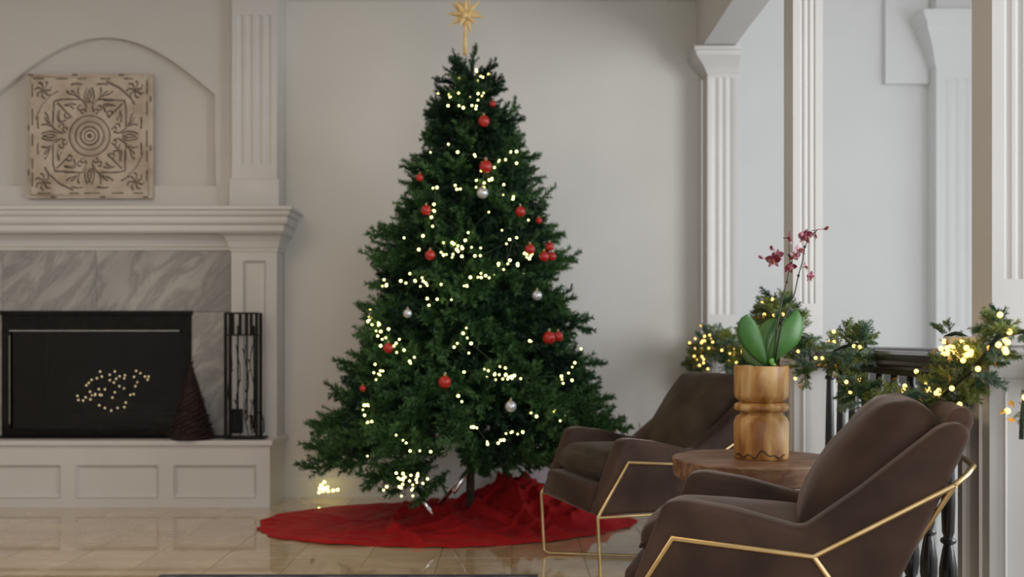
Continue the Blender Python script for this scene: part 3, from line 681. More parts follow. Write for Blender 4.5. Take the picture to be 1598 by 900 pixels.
def place_params(h, az, lift=None, rr=None):
    R = RAD(h)
    if rr: R = RAD(h)*rr
    s = .55+.55*min(1, R/.5)
    Lb = .30*s; el = lift if lift is not None else random.uniform(-.42, .35)-(.05 if h < .5 else 0)
    if h > 2.05: el = random.uniform(.2, 1.1)
    r0 = max(.0, R-Lb*math.cos(el)); z0 = h-Lb*math.sin(el)
    return Matrix.Translation((r0*math.cos(az), r0*math.sin(az), z0)) @ mrot(az+random.uniform(-.35, .35), el, random.uniform(-1.2, 1.2)) @ Matrix.Scale(s, 4)
random.seed(11)
hs = []
while len(hs) < 246:     # the outer branches that face the room
    h = random.uniform(.30, 2.32)
    if random.random() < RAD(h)/.78+.12:
        hs.append(h)
for i, h in enumerate(hs):
    az = random.uniform(-pi*1.12, pi*.12)
    if -2.05 < az < -.35 and h < .43: h = random.uniform(.45, 1.2)
    o = bpy.data.objects.new('branch', bmes[i % 6]); COL.objects.link(o); o.parent = tree
    o.matrix_basis = place_params(h, az, rr=random.choice((.88,.93,.97,1.0,1.03,1.06,1.12)))
for az, h, r in ((-2.75,.33,1.18),(-2.6,.24,.98),(-2.25,.20,1.0),(-2.08,.17,1.0),(-2.0,.26,.95),(-2.15,.30,1.0),(-1.85,.42,.92),(-1.6,.42,.85),(-1.35,.41,.9),(-1.5,.40,.55),(-1.7,.36,.5),(-1.2,.42,.6),(-1.1,.40,.95),(-.8,.40,.95),(-1.45,.44,.7),(-.6,.38,.9),(-1.4,.30,.30),(-1.8,.28,.28),(-1.1,.27,.26),(-1.3,.31,.42),(-1.0,.32,.5),(-1.5,.33,.38),(-.7,.33,.6),(-1.15,.28,.35),(-.9,.36,.75),(2.0,2.30,1.0),(-1.57,2.33,1.0),(-2.7,1.30,1.22),(-.3,1.30,1.2),(-.2,1.02,1.15),(-3.0,1.08,1.12),(-2.95,.80,1.12),(-.25,1.60,1.2),(-2.9,1.75,1.15),(-2.9,.42,1.1),(-.35,.36,1.10),(-.18,.38,1.14),(-.1,.80,1.12),(-2.9,.66,1.1),(-.3,1.98,1.35),(-.2,1.80,1.25),(.05,1.32,1.12),(-3.0,1.42,1.22),(.1,2.08,1.4)):
    o = bpy.data.objects.new('branch', bmes[random.randrange(6)]); COL.objects.link(o); o.parent = tree
    o.matrix_basis = place_params(h, az, lift=-.35 if h < .3 else .05, rr=r)
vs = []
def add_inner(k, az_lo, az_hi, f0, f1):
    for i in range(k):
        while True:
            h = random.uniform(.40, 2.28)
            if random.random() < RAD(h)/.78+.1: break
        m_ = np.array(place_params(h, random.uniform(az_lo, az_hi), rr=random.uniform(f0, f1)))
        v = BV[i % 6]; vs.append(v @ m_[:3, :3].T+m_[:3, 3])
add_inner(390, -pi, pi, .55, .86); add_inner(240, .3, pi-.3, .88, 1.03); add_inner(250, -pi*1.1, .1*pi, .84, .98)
me = tri_mesh('inner_foliage', np.concatenate(vs)); o = link('inner_foliage', me, M['needle_shaded'], tree); o['kind'] = 'stuff'
me = None
# stand
for a, b in ((px(738,722,4.80), px(708,768,4.70)), (px(655,770,4.62), px(675,805,4.58))):
    dd = (b-a); a2 = a-dd*.25
    bm = bmesh.new(); tube(bm, [a2-tree.location, b-tree.location], .0115, 10); o = bm_obj('stand_leg', bm, M['silver'], tree, True); o['label'] = 'silver metal stand leg'
for a in (2.2,):
    bm = bmesh.new(); tube(bm, [(.02*math.cos(a), .02*math.sin(a), .26), (.32*math.cos(a), .32*math.sin(a), .03)], .0115, 10); bm_obj('stand_leg', bm, M['silver'], tree, True)

# points on the tree's surface seen at a photograph position
def on_tree(x, y, f=1.0):
    Y = TY-.3
    for _ in range(30):
        p = px(x, y, Y); R = RAD(p.z)*f; dx = p.x-TX
        if abs(dx) >= R*.985: dx = math.copysign(R*.985, dx)
        Y = .5*Y+.5*(TY-math.sqrt(max(0, R*R-dx*dx)))
    p = px(x, y, Y); return p
lights = thing('string_lights', 'warm white fairy lights wound around the Christmas tree', 'string lights', (TX, TY, .1))
clusters = [(745,120,22,8,10),(700,148,20,9,12),(750,150,18,8,8),(735,165,25,5,6),(700,240,30,14,5),(770,250,28,14,14),(795,238,15,6,4),(700,292,40,7,9),(760,290,35,10,10),(790,310,15,10,5),
 (700,340,40,14,8),(640,380,30,10,5),(720,385,50,12,16),(800,375,25,8,6),(720,400,40,7,12),(790,415,28,8,14),(830,400,16,8,9),(760,430,22,7,9),(650,440,40,8,16),(600,445,12,7,7),(690,465,18,8,5),(735,447,15,3,4),
 (580,500,12,20,14),(600,525,16,20,12),(615,540,14,20,9),(640,560,14,10,4),(590,580,15,14,10),(730,530,12,8,5),(820,530,10,8,3),(785,585,26,10,24),(755,575,6,5,2),(570,630,10,10,8),(575,665,8,14,6),(740,665,20,6,5),(800,675,22,5,9),(770,688,18,4,8),
 (880,590,18,20,7),(900,560,12,16,5),(868,640,20,16,6),(835,655,14,10,3),(640,680,30,20,4),(575,716,10,8,2),(640,750,24,9,20),(620,742,14,7,7),(635,770,14,12,8),(600,760,10,10,3),(700,520,60,60,8),(730,230,40,60,7),(700,620,60,40,6),(660,700,25,15,4),(760,350,50,20,6)]
random.seed(5); lp = []
for x, y, sx, sy, n in clusters:
    for _ in range(int(n*.66+.5)):
        f = random.uniform(.94, 1.04)
        xx, yy = random.gauss(x, sx*.55), random.gauss(y, sy*.6)
        lp.append(on_tree(xx, yy, f))
lp = lp[:298]
b0 = bm_obj('bulb', sphere_bm(.0055, 8, 6), M['bulb'], lights, True)
for i, p in enumerate(lp):
    o = b0 if i == 0 else b0.copy()
    if i: COL.objects.link(o)
    o.location = p-lights.location; o.scale = (random.uniform(.65, 1.2),)*3
bm = bmesh.new(); srt = sorted(lp, key=lambda p: round(p.z/.12)*10+p.x*(1 if int(round(p.z/.12)) % 2 else -1))
pts = []
for a in srt:
    c = Vector((TX, TY, a.z)); pts.append(a+(c-a)*.06-lights.location)
seg = [pts[0]]
for p in pts[1:]:
    if (p-seg[-1]).length > .22:
        if len(seg) > 1: tube(bm, seg, .0012, 4)
        seg = [p]
    elif (p-seg[-1]).length > 1e-3: seg.append(p)
if len(seg) > 1: tube(bm, seg, .0012, 4)
bm_obj('light_wire', bm, M['wire'], lights)

# baubles
def bauble(x, y, rpx, m, label, grp):
    p = on_tree(x, y, 1.11); r = rpx*p.y/F
    t = thing('bauble', label, 'ornament', tuple(p), 0, grp)
    bm_obj('ball', sphere_bm(r, 20, 14), m, t, True)
    bm = bmesh.new(); lathe(bm, [(r*.2, r*.96), (r*.2, r*1.2), (r*.1, r*1.25)], 10); c = bm_obj('cap', bm, M['goldleaf'], t, True)
    bm = bmesh.new(); tube(bm, [(r*.14*math.cos(a*pi/5), 0, r*1.35+r*.14*math.sin(a*pi/5)) for a in range(10)], r*.03, 5, closed=True); bm_obj('hook', bm, M['silver'], t)
reds = [(755,189,9,'red bauble, second highest on the tree'),(758,260,10,'red bauble near tree centre above the upper silver bauble'),(812,330,8,'red bauble on the upper right of the tree'),(841,344,5,'small red bauble at the upper right edge of the tree'),
 (655,277,6,'red bauble at the upper left edge of the tree'),(665,328,8,'red bauble on the left, between the upper left-edge one and the main lights'),(671,398,8,'red bauble left of centre above the main band of lights'),(827,389,8,'red bauble left of the right-hand red cluster'),
 (849,400,8,'lower left bauble of the right-hand red cluster of three'),(858,385,7,'topmost bauble of the right-hand red cluster of three'),(861,400,7,'right bauble of the right-hand red cluster of three'),(606,543,8,'red bauble on the lower left of the tree beside lights'),
 (857,527,10,'left bauble of the touching red pair on the lower right'),(871,525,8,'right bauble of the touching red pair on the lower right'),(694,596,10,'large red bauble low at the middle of the tree'),(566,606,5,'small red bauble at the lower left edge of the tree'),(769,162,5,'small red bauble highest on the tree')]
for x, y, r, lb in reds: bauble(x, y, r, M['red'], lb, 'red baubles on the tree')
for x, y, r, lb in [(753,301,9,'silver bauble highest on the tree'),(838,461,8,'silver bauble on the right side of the tree'),(636,489,7,'silver bauble on the left side of the tree'),(797,634,9,'silver bauble low near the middle of the tree'),(963,679,7,'silver bauble at the lower right branch tips')]:
    bauble(x, y, r, M['silverball'], lb, 'silver baubles on the tree')

# star topper
st = thing('star_topper', 'gold many-pointed straw star on top of the tree', 'ornament', tuple(px(726, 22, TY))); st.scale = (1.25, 1.25, 1.25)
bm = bmesh.new(); gold = (1+5**.5)/2; dirs = []
for i in range(22):
    zc = 1-2*(i+.5)/22; a = i*2.39996; dirs.append(Vector((math.sqrt(1-zc*zc)*math.cos(a), math.sqrt(1-zc*zc)*math.sin(a), zc)))
for i, d in enumerate(dirs):
    q = d.to_track_quat('Z', 'Y').to_matrix().to_4x4(); Ls = .085 if i % 2 else .066
    bmesh.ops.create_cone(bm, cap_ends=True, segments=6, radius1=.0155, radius2=.0006, depth=Ls-.01, matrix=Matrix.Translation(d*(.01+(Ls-.01)/2)) @ q)
bm_obj('star_points', bm, M['star'], st)
bm = bmesh.new(); lathe(bm, [(.002, -.165), (.009, -.16), (.005, -.05), (.014, -.01)], 8); bm_obj('star_stem', bm, M['star'], st, True)

# ------------------------------------------------------------------ tree skirt
sk = thing('tree_skirt', 'crumpled red cloth tree skirt spread on the floor beneath the tree', 'tree skirt', (-.33, 4.93, 0))
nr, na = 90, 360; verts = []; faces = []
def lump(x, y, cx, cy, sx, sy, hh): return hh*math.exp(-((x-cx)/sx)**2-((y-cy)/sy)**2)
for i in range(nr+1):
    for j in range(na):
        t = i/nr; a = 2*pi*j/na
        e = 1+.022*math.sin(a*5+1)+.010*math.sin(a*17)+.006*math.sin(a*41)
        x = .925*t*e*math.cos(a); y = .60*t*e*math.sin(a)
        if math.sin(a) < 0 and math.cos(a) > 0.1: y *= 1-.20*math.cos(a)**1.0
        env = min(1, (1-t)*9)
        z = .004+.010*env*(.5+.5*noise.noise(Vector((x*4, y*5, 1))))
        z += lump(x, y, .33, .12, .15, .22, .10)+lump(x, y, .30, .16, .45, .28, .055)+lump(x, y, .60, .02, .20, .18, .06)+lump(x, y, -.05, -.2, .25, .12, .025)
        rd = abs(noise.noise(Vector((x*5+y*3.2, y*2.2-x*1.5, 4.2))))
        r2 = abs(noise.noise(Vector((x*8-y*5, y*7+x*2, 2.7)))); fold = max(0, 1-rd*4.2)**1.2*.085+max(0, 1-r2*4.5)**1.3*.05+abs(noise.noise(Vector((x*11+y*6, y*9-x*4, 9))))*.03
        z += fold*(env*.9+.1)*(1.0 if x > -.25 else .35*max(0, 1+(x+.25)*.8))*min(1, .25+4*max(0, z-.0))
        z = z*min(1, (1-t)*6+.05)+.003+abs(math.sin(a*9+math.sin(a*4)*2))*.012*max(0, 1-abs(1-t-.04)*14)
        verts.append((x, y, max(.003, z)))
for i in range(nr):
    for j in range(na):
        faces.append((i*na+j, i*na+(j+1) % na, (i+1)*na+(j+1) % na, (i+1)*na+j))
o = mesh_obj('skirt_cloth', verts, faces, M['skirt'], sk, True); md = o.modifiers.new('thick', 'SOLIDIFY'); md.thickness = .003; md.offset = 1

gb = thing('white_box', 'pale white box on the floor behind the tree beside the far armchair', 'box', (px(836, 750, 5.5).x+.01, 5.5, 0))
bm = bmesh.new(); add_box(bm, -.055, .07, -.05, .09, 0, .205, .003); bm_obj('box_body', bm, M['box'], gb)
bm = bmesh.new(); add_box(bm, -.058, .073, -.053, .093, .19, .215, .003); bm_obj('box_lid', bm, M['box'], gb)
rg = thing('area_rug', 'blue-grey patterned rug whose far edge shows at the bottom', 'rug', (-.6, 3.0, 0))
box('rug_field', -.71, .67, -.815, .785, .001, .009, M['rug'], rg)
bm = bmesh.new(); sweep(bm, [(-.002,.001),(.028,.001),(.028,.011),(-.002,.012)], [(-.71,-.815),(.67,-.815),(.67,.785),(-.71,.785)], closed=True); bm_obj('rug_binding', bm, M['rugedge'], rg)

# ------------------------------------------------------------------ armchairs
def slab_poly(name, poly, v0, v1, bev, m, parent, seg=5, puff=0.0):
    bm = bmesh.new()
    lo = [bm.verts.new((u, v0, h)) for u, h in poly]; hi = [bm.verts.new((u, v1, h)) for u, h in poly]
    n = len(poly)
    for i in range(n):
        j = (i+1) % n; bm.faces.new((lo[i], lo[j], hi[j], hi[i]))
    bm.faces.new(lo[::-1]); bm.faces.new(hi)
    bmesh.ops.recalc_face_normals(bm, faces=bm.faces)
    bmesh.ops.bevel(bm, geom=list(bm.edges), offset=bev, segments=seg, affect='EDGES', profile=.5, clamp_overlap=True)
    return bm_obj(name, bm, m, parent, True, auto=60)
def armchair(loc, rz, label, cush):
    t = thing('armchair', label, 'armchair', loc, rz, 'brown velvet armchairs by the wooden table')
    W = .30
    side = [(-.005,.262),(.098,.530),(.135,.540),(.25,.525),(.405,.487),(.52,.575),(.69,.722),(.73,.733),(.752,.708),(.70,.59),(.55,.262)]
    for s in (-1, 1):
        a, b = (-W, -W+.085) if s < 0 else (W-.085, W)
        slab_poly('side_panel', side, a, b, .030, M['velvet'], t)
    slab_poly('back_panel', [(.485,.275),(.675,.62),(.715,.755),(.75,.765),(.765,.735),(.705,.59),(.555,.265)], -W+.05, W-.05, .018, M['velvet'], t, 4)
    slab_poly('seat_base', [(-.012,.262),(.0,.37),(.50,.37),(.53,.262)], -W+.06, W-.06, .02, M['velvet'], t, 4)
    c = rounded_box('seat_cushion', .46, .435, .12, .055, cush, t, 16, (.025, 0, .02), .003, 3); c.location = (.268, 0, .412); c.rotation_euler = (0, .04, 0)
    bm = bmesh.new(); q = [(x, y, -.012) for x, y in ((-.236,-.2),(-.248,0),(-.236,.2))]
    tube(bm, q, .004, 6); bm_obj('piping', bm, cush, c, True)
    p = rounded_box('back_cushion', .15, .44, .42, .062, cush, t, 18, (.028, .0, .0), .005, 8, .22)
    p.location = (.55, 0, .585); p.rotation_euler = (0, math.radians(35), 0)
    bm = bmesh.new(); hy, hz = .218, .208
    loop = []
    for k in range(48):
        a = 2*pi*k/48; ca, sa = math.cos(a), math.sin(a); e = .38
        loop.append((0, math.copysign(abs(ca)**e, ca)*hy, math.copysign(abs(sa)**e, sa)*hz))
    tube(bm, loop, .0042, 6, closed=True); bm_obj('piping', bm, cush, p, True)
    # brass frame
    r = .0060
    for s in (-1, 1):
        v = s*(W+.004); vi = s*.06
        bm = bmesh.new()
        tube(bm, [(.0, v, .258), (.122, v, .455), (.43, v, .432), (.715, v, .60)], r, 10)
        bm_obj('side_frame', bm, M['gold'], t, True, auto=40)
        bm = bmesh.new(); tube(bm, [(.43, v, .432), (.555, v, .258)], r, 10); tube(bm, [(.0, v, .258), (.555, v, .258)], r*.9, 10)
        bm_obj('lower_frame', bm, M['gold'], t, True, auto=40)
        bm = bmesh.new(); tube(bm, [(.0, v, .262), (.012, v, .02), (.03, v-s*.012, .008), (.40, v-s*.20, .008)], r, 10)
        bm_obj('front_leg', bm, M['gold'], t, True, auto=40)
        bm = bmesh.new(); tube(bm, [(.715, v, .60), (.40, v-s*.20, .008)], r, 10); bm_obj('rear_leg', bm, M['gold'], t, True, auto=40)
    bm = bmesh.new(); tube(bm, [(.715, -W, .60), (.742, -W+.016, .622), (.762, -W+.07, .634), (.762, W-.07, .634), (.742, W-.016, .622), (.715, W, .60)], r, 10); bm_obj('back_frame', bm, M['gold'], t, True, auto=40)
    return t
def chair_at(Fx, Fy, rz, label, cush):
    n = Vector((-math.sin(rz), math.cos(rz))); return armchair((Fx+n.x*.30, Fy+n.y*.30, 0), rz, label, cush)
chair_at(.250, 2.317, math.radians(-16.5), 'brown velvet armchair with brass frame nearest, in the lower right foreground', M['velvet'])
chair_at(.310, 3.637, math.radians(18), 'brown velvet armchair with brass frame farther back, beside the tree', M['velvet_cushion'])

# ------------------------------------------------------------------ table, vase, orchid
TB = Vector((.778, 3.20, 0))
tb = thing('side_table', 'round live-edge wooden slab side table between the armchairs', 'table', tuple(TB))
bm = bmesh.new(); nseg = 72; hA, hB = .463, .528
def rr(a): return .262*(1+.012*math.sin(3*a+1)+.010*math.sin(7*a)+.005*math.sin(15*a))
ringz = [(.93, hA), (.975, hA+.006), (.985, hA+.02), (.992, hB-.015), (1.0, hB-.004), (.99, hB)]
rings = [[bm.verts.new((rr(2*pi*k/nseg)*f*math.cos(2*pi*k/nseg), rr(2*pi*k/nseg)*f*math.sin(2*pi*k/nseg), z)) for k in range(nseg)] for f, z in ringz]
for a, b in zip(rings, rings[1:]):
    for k in range(nseg): bm.faces.new((a[k], a[(k+1)%nseg], b[(k+1)%nseg], b[k]))
bm.faces.new(rings[0][::-1]); bm.faces.new(rings[-1]); bm_obj('tabletop', bm, M['tablewood'], tb, True, auto=40)
for k in range(3):
    a = k*2*pi/3+.5; bm = bmesh.new(); tube(bm, [(.04*math.cos(a), .04*math.sin(a), .465), (.055*math.cos(a), .055*math.sin(a), .25), (.17*math.cos(a), .17*math.sin(a), .008)], .008, 8); bm_obj('leg', bm, M['gold'], tb, True)
VS = Vector((px(1188, 700, 3.19).x, 3.19, hB))
vz = thing('wooden_vase', 'turned honey-coloured wooden vase with a grooved waist on the side table', 'vase', tuple(VS))
R = .0855
bm = bmesh.new(); lathe(bm, [(R-.006, 0), (R-.002, .004), (R, .02), (R+.001, .115), (R-.006, .132), (R-.018, .142), (R-.020, .150)], 40); bm_obj('lower_drum', bm, M['vasewood'], vz, True, auto=50)
bm = bmesh.new(); lathe(bm, [(R-.020, .149), (R-.003, .153), (R+.001, .160), (R+.001, .168), (R-.004, .175), (R-.020, .180)], 40); bm_obj('waist_ring', bm, M['vasewood'], vz, True, auto=50)
bm = bmesh.new(); lathe(bm, [(R-.020, .179), (R-.014, .185), (R-.002, .194), (R, .205), (R, .292), (R-.002, .295), (R-.013, .295), (R-.015, .270), (.001, .268)], 40); bm_obj('upper_drum', bm, M['vasewood'], vz, True, auto=50)
bm = bmesh.new(); q = []
for i in range(22):
    a = math.radians(-165+i*5.6); z = .014+.006*math.sin(i*1.3)+(.016 if 9 < i < 15 else 0)*abs(math.sin((i-9)*.55)); q.append(((R+.0005)*math.cos(a), (R+.0005)*math.sin(a), z))
tube(bm, q, .0022, 5); o = bm_obj('dark_crack', bm, M['groove'], vz, True); o['label'] = 'dark wavy crack near the foot'
bm = bmesh.new()
for i in range(60):
    a = random.uniform(0, 2*pi); r = random.uniform(0, R-.02); bmesh.ops.create_icosphere(bm, subdivisions=1, radius=random.uniform(.006, .011), matrix=Matrix.Translation((r*math.cos(a), r*math.sin(a), .275+random.uniform(0, .012))))
orc = thing('orchid', 'potted orchid with speckled magenta flowers growing in the wooden vase', 'orchid', (VS.x, VS.y, VS.z+.27))
ob = Vector(orc.location)
for v in bm.verts: v.co.z -= .27
o = bm_obj('potting_bark', bm, M['bark_mix'], orc); o['kind'] = 'stuff'
def leaf(pts, wmax, m, cup=.25, twist=0.0):
    pts = [Vector(p)-ob for p in pts]; n = 14
    def bez(t):
        a = [p.copy() for p in pts]
        while len(a) > 1: a = [x.lerp(y, t) for x, y in zip(a, a[1:])]
        return a[0]
    vs, fs = [], []; side0 = None
    for i in range(n+1):
        t = i/n; c = bez(t); d = (bez(min(1, t+.02))-bez(max(0, t-.02))).normalized()
        view = Vector((.25*math.sin(twist), -1, .15)).normalized()
        sd = d.cross(view).normalized(); nn = sd.cross(d).normalized()
        wd = wmax*(max(0, math.sin(pi*(t*.97+.03)**1.35))**.7)*(1 if t < 1 else 0)+.004*(1-t)
        wd = max(wd, .0015)
        for k in range(7):
            s = -1+k/3; vs.append(c+sd*s*wd*.5+nn*(-(abs(s)**1.3)*wd*cup+0*t))
    for i in range(n):
        for k in range(6): a = i*7+k; fs.append((a, a+1, a+8, a+7))
    o = mesh_obj('leaf', vs, fs, m, orc, True); md = o.modifiers.new('thick', 'SOLIDIFY'); md.thickness = .002
    return o
Yo = 3.19
leaf([px(1197,570,Yo), px(1183,545,Yo-.03), px(1160,515,Yo-.05), px(1166,490,Yo-.05)], .072, M['leaf'], .12)
leaf([px(1203,572,Yo), px(1206,540,Yo-.02), px(1250,520,Yo-.04), px(1244,482,Yo+.02)], .080, M['leaf'], .12, 1)
leaf([px(1199,572,Yo), px(1190,545,Yo+.02), px(1192,515,Yo+.04), px(1212,497,Yo+.03)], .062, M['leaf'], .25)
leaf([px(1205,573,Yo-.02), px(1207,560,Yo-.05), px(1206,562,Yo-.075), px(1209,571,Yo-.085)], .022, M['leaf_young'], .2)
leaf([px(1195,572,Yo), px(1180,565,Yo+.03), px(1168,545,Yo+.06), px(1162,535,Yo+.08)], .05, M['leaf'], .25)
s1 = [(1204,573),(1209,545),(1212,515),(1216,490),(1222,462),(1228,440),(1232,415),(1232,398),(1231,380)]
s2 = [(1208,573),(1213,540),(1220,505),(1230,482),(1240,458),(1246,430),(1253,405),(1256,385),(1263,370),(1276,358),(1288,357)]
for sq, dy in ((s1, 0), (s2, .01)):
    bm = bmesh.new(); pp = [px(x, y, Yo+dy-.062*math.sin(pi*min(1, (i+.3)/5.0)))-ob for i, (x, y) in enumerate(sq)]
    tube(bm, pp, .0028, 8, r1=.0012)
    for i in (2, 3, 5, 7): bmesh.ops.create_icosphere(bm, subdivisions=1, radius=.0052, matrix=Matrix.Translation(pp[i]))
    bm_obj('flower_stem', bm, M['stem'], orc, True)
def petal_mesh(Lp, Wp):
    vs, fs = [], []
    for i in range(8):
        t = i/7; wd = Wp*math.sin(pi*(t*.88+.08))**.8
        for k in range(5):
            s = -1+k/2; vs.append((t*Lp, s*wd/2, .18*Lp*t*t-abs(s)*.04*Wp+.0))
    for i in range(7):
        for k in range(4): a = i*5+k; fs.append((a, a+1, a+6, a+5))
    me = bpy.data.meshes.new('petal'); me.from_pydata(vs, [], fs); me.materials.append(M['petal']); me.polygons.foreach_set('use_smooth', [True]*len(fs)); return me
pm1, pm2 = petal_mesh(.026, .024), petal_mesh(.025, .013)
bm = bmesh.new(); bmesh.ops.create_icosphere(bm, subdivisions=2, radius=.0048, matrix=Matrix.Translation((0,0,.004)) @ Matrix.Diagonal((1,.8,1.2,1))); tube(bm, [(0,0,.004),(0,-.007,.008),(0,-.012,.006)], .003, 6); bmesh.ops.recalc_face_normals(bm, faces=bm.faces)
lip_me = bpy.data.meshes.new('lip'); bm.to_mesh(lip_me); bm.free(); lip_me.materials.append(M['lip'])
fl_me = bpy.data.meshes.new('flower'); bm = bmesh.new(); tube(bm, [(0,0,-.016),(0,0,.002)], .0016, 6); bm.to_mesh(fl_me); bm.free(); fl_me.materials.append(M['stem'])
for x, y, dy, face, sc_ in ((1207,406,-.02,(-.5,-1,-.1),1.0),(1214,398,.02,(.3,-1,.3),.8),(1230,371,-.01,(.85,-.6,0),1.0),(1256,368,-.02,(.1,-1,-.6),1.05),(1271,367,.02,(1,-.25,0),.8),(1247,391,.03,(.4,-.8,.6),.9),(1239,400,0,(-.3,-.8,.5),.8),(1232,417,-.02,(.2,-1,-.8),.9),(1257,416,.02,(.9,-.5,.2),.7),(1264,431,-.01,(.6,-.8,-.2),.8)):
    o = bpy.data.objects.new('flower', fl_me); COL.objects.link(o); o.parent = orc; o.location = px(x, y, Yo+dy)-ob
    o.rotation_euler = Vector(face).normalized().to_track_quat('Z', 'Y').to_euler(); o.scale = (sc_,)*3
    for k in range(5):
        q = bpy.data.objects.new('petal', pm2 if k in (0, 2, 3) else pm1); COL.objects.link(q); q.parent = o
        q.rotation_euler = (random.uniform(-.15, .15), random.uniform(-.2, .15), (pi/2, 0.30, -pi*.30, -pi*.70, pi-.30)[k])
    q = bpy.data.objects.new('lip', lip_me); COL.objects.link(q); q.parent = o
for x, y, a in ((1187,401,-1),(1290,356,1),(1204,387,-.3)):
    bm = bmesh.new(); bmesh.ops.create_icosphere(bm, subdivisions=2, radius=.0075, matrix=Matrix.Translation(px(x, y, Yo)-ob) @ Matrix.Rotation(a, 4, 'Y') @ Matrix.Diagonal((.75,.75,1.2,1)))
    tube(bm, [px(x, y, Yo)-ob, px(x+(1222-x)*.35, y+4, Yo)-ob], .0012, 5); bm_obj('bud', bm, M['lip'] if x > 1280 else M['petal'], orc, True)

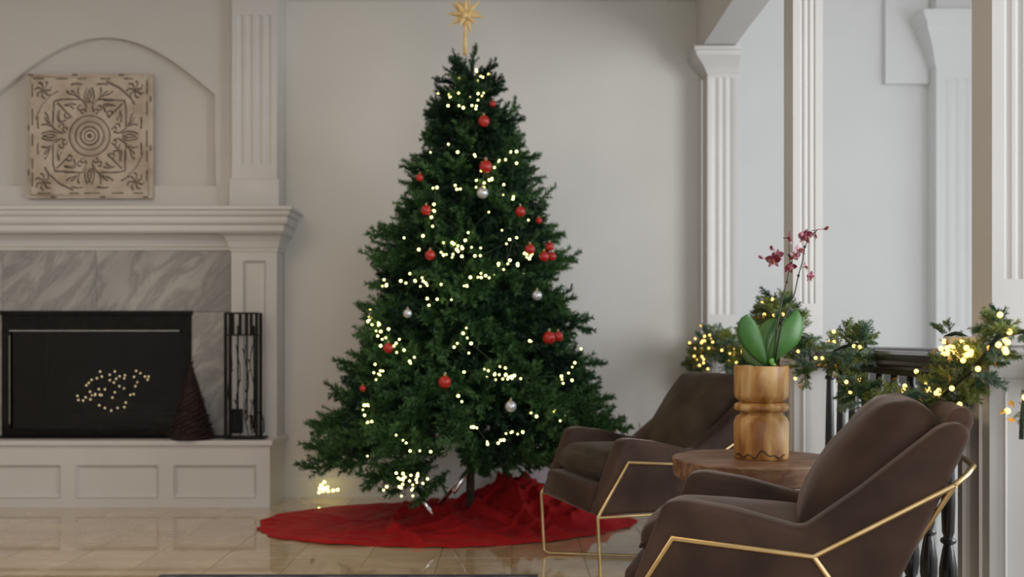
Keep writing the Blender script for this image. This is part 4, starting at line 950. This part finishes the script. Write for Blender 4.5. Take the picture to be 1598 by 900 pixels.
# ------------------------------------------------------------------ garlands
GB = [bough(.13, 8, 30, .026, .0028, .7, .07) for _ in range(5)]
gme = [tri_mesh('greenery', v) for v in GB]
for i, m_ in enumerate(gme): m_.materials.append(M['garland'] if i < 3 else M['garland_blue'])
def gpt(x, y, X=1.10): Y = F*X/(x-HX); return px(x, y, Y)
def garland(name, label, path, step, rad, nb_per, seedv, grp=None, scale=1.0, clumps=()):
    random.seed(seedv)
    P_ = [Vector(p) for p in path]; pts = []
    for i in range(len(P_)-1):       # Catmull-Rom
        p0, p1, p2, p3 = P_[max(0, i-1)], P_[i], P_[i+1], P_[min(len(P_)-1, i+2)]
        for k in range(8):
            t = k/8; pts.append(.5*((2*p1)+(p2-p0)*t+(2*p0-5*p1+4*p2-p3)*t*t+(3*p1-p0-3*p2+p3)*t**3))
    pts.append(P_[-1]); g = thing(name, label, 'garland', tuple(P_[len(P_)//2]), 0, grp); o0 = Vector(g.location)
    bm = bmesh.new(); tube(bm, [p-o0 for p in pts], .005, 6); bm_obj('garland_wire', bm, M['wire'], g)
    cum = [0]
    for a, b in zip(pts, pts[1:]): cum.append(cum[-1]+(b-a).length)
    def at(s):
        for i in range(len(pts)-1):
            if cum[i+1] >= s: 
                d = pts[i+1]-pts[i]; return pts[i]+d*((s-cum[i])/max(1e-6, cum[i+1]-cum[i])), d.normalized()
        return pts[-1], (pts[-1]-pts[-2]).normalized()
    n = int(cum[-1]/step); nb = 0
    for i in range(n):
        c, d = at(i*step)
        a = random.uniform(0, 2*pi); u = d.orthogonal().normalized(); w_ = d.cross(u); out = (u*math.cos(a)+w_*math.sin(a)); 
        if out.x > .3: out.x *= .4
        dr = (out*random.uniform(.5, 1)+d*random.choice((-1, 1))*random.uniform(.2, .7)+Vector((0, 0, .05))).normalized()
        o = bpy.data.objects.new('greenery', gme[random.randrange(5)]); COL.objects.link(o); o.parent = g
        s = scale*random.uniform(.45, .8)
        o.matrix_basis = Matrix.Translation(c-o0+out*.008) @ dr.to_track_quat('X', 'Z').to_matrix().to_4x4() @ Matrix.Scale(s, 4)
    b0 = None
    locs = []
    for i in range(int(cum[-1]*nb_per)):
        c, d = at(random.uniform(0, cum[-1])); locs.append(c+Vector((random.gauss(-.02, rad*.5), random.gauss(-.01, rad*.6), random.gauss(0, rad*.75))))
    for x, y, sx, sy, k, X in clumps:
        for _ in range(k): locs.append(gpt(random.gauss(x, sx), random.gauss(y, sy), X+random.uniform(-.03, .02)))
    for c in locs:
        if b0 is None: b0 = bm_obj('bulb', sphere_bm(.0062, 8, 6), M['amber'], g, True); o = b0
        else: o = b0.copy(); COL.objects.link(o)
        o.location = c-o0
    # small gold foil leaves tucked between
    for i in range(int(cum[-1]*nb_per*1.3)):
        c, d = at(random.uniform(0, cum[-1])) if i % 3 or not clumps else (locs[-1-(i*7) % max(1, sum(k[4] for k in clumps))], Vector((0, 1, 0)))
        if i == 0:
            me = bpy.data.meshes.new('gold_leaf'); me.from_pydata([(0,0,0),(.008,-.006,.002),(.022,0,.001),(.008,.006,.002),(.009,0,.004)], [], [(0,1,4),(1,2,4),(2,3,4),(3,0,4),(0,3,2,1)]); me.materials.append(M['goldleaf']); GL = me
        o = bpy.data.objects.new('gold_leaf', GL); COL.objects.link(o); o.parent = g
        o.location = c-o0+Vector((random.gauss(-.03, .012), random.gauss(-.01, .02), random.gauss(0, .03))); o.rotation_euler = (random.uniform(0, 6), random.uniform(0, 6), random.uniform(0, 6))
    return g
garland('pine_garland', 'lit green garland on the farthest railing by the back wall', 
        [gpt(1084,592,1.05), gpt(1092,560,1.05), gpt(1112,528,1.08), gpt(1136,548), gpt(1165,556), gpt(1188,520,1.05), gpt(1203,490,1.05), gpt(1222,492,1.04), gpt(1244,515,1.04), gpt(1252,560,1.07), gpt(1262,590,1.08)], .0105, .05, 17, 21, 'lit garlands on the railings', 1.0,
        [(1098,535,9,14,12,1.03),(1092,575,6,10,8,1.03),(1150,548,16,8,14,1.04),(1210,505,14,7,7,1.02)])
garland('pine_garland', 'long lit green garland draped over the railing behind the near armchair',
        [gpt(1290,556,1.10), gpt(1318,540,1.12), gpt(1352,538,1.14), gpt(1322,560,1.09), gpt(1325,590,1.07), gpt(1345,622,1.06), gpt(1372,636,1.06), gpt(1410,640,1.06), gpt(1448,630,1.06), gpt(1480,608,1.04), gpt(1510,582,1.03), gpt(1536,552,1.02), gpt(1556,528,1.03), gpt(1580,520,1.05), gpt(1612,515,1.06)], .0085, .05, 15, 22, 'lit garlands on the railings', .78,
        [(1500,552,14,12,20,1.02),(1482,545,10,10,8,1.02),(1463,610,8,5,5,1.03),(1567,538,5,8,4,1.02),(1448,600,4,4,2,1.03),(1412,612,3,2,1,1.04)])
garland('pine_garland', 'short lit garland end hanging at the right edge of the photo', [gpt(1606,600,1.08), gpt(1598,630,1.06), gpt(1595,660,1.05), gpt(1594,685,1.05)], .016, .02, 24, 23, 'lit garlands on the railings', .4)
garland('pine_tuft', 'small blue-green fir tuft on the cap of the near pedestal', [gpt(1475,526,1.08), gpt(1492,520,1.09), gpt(1508,526,1.10)], .009, .02, 0, 24, None, .42)
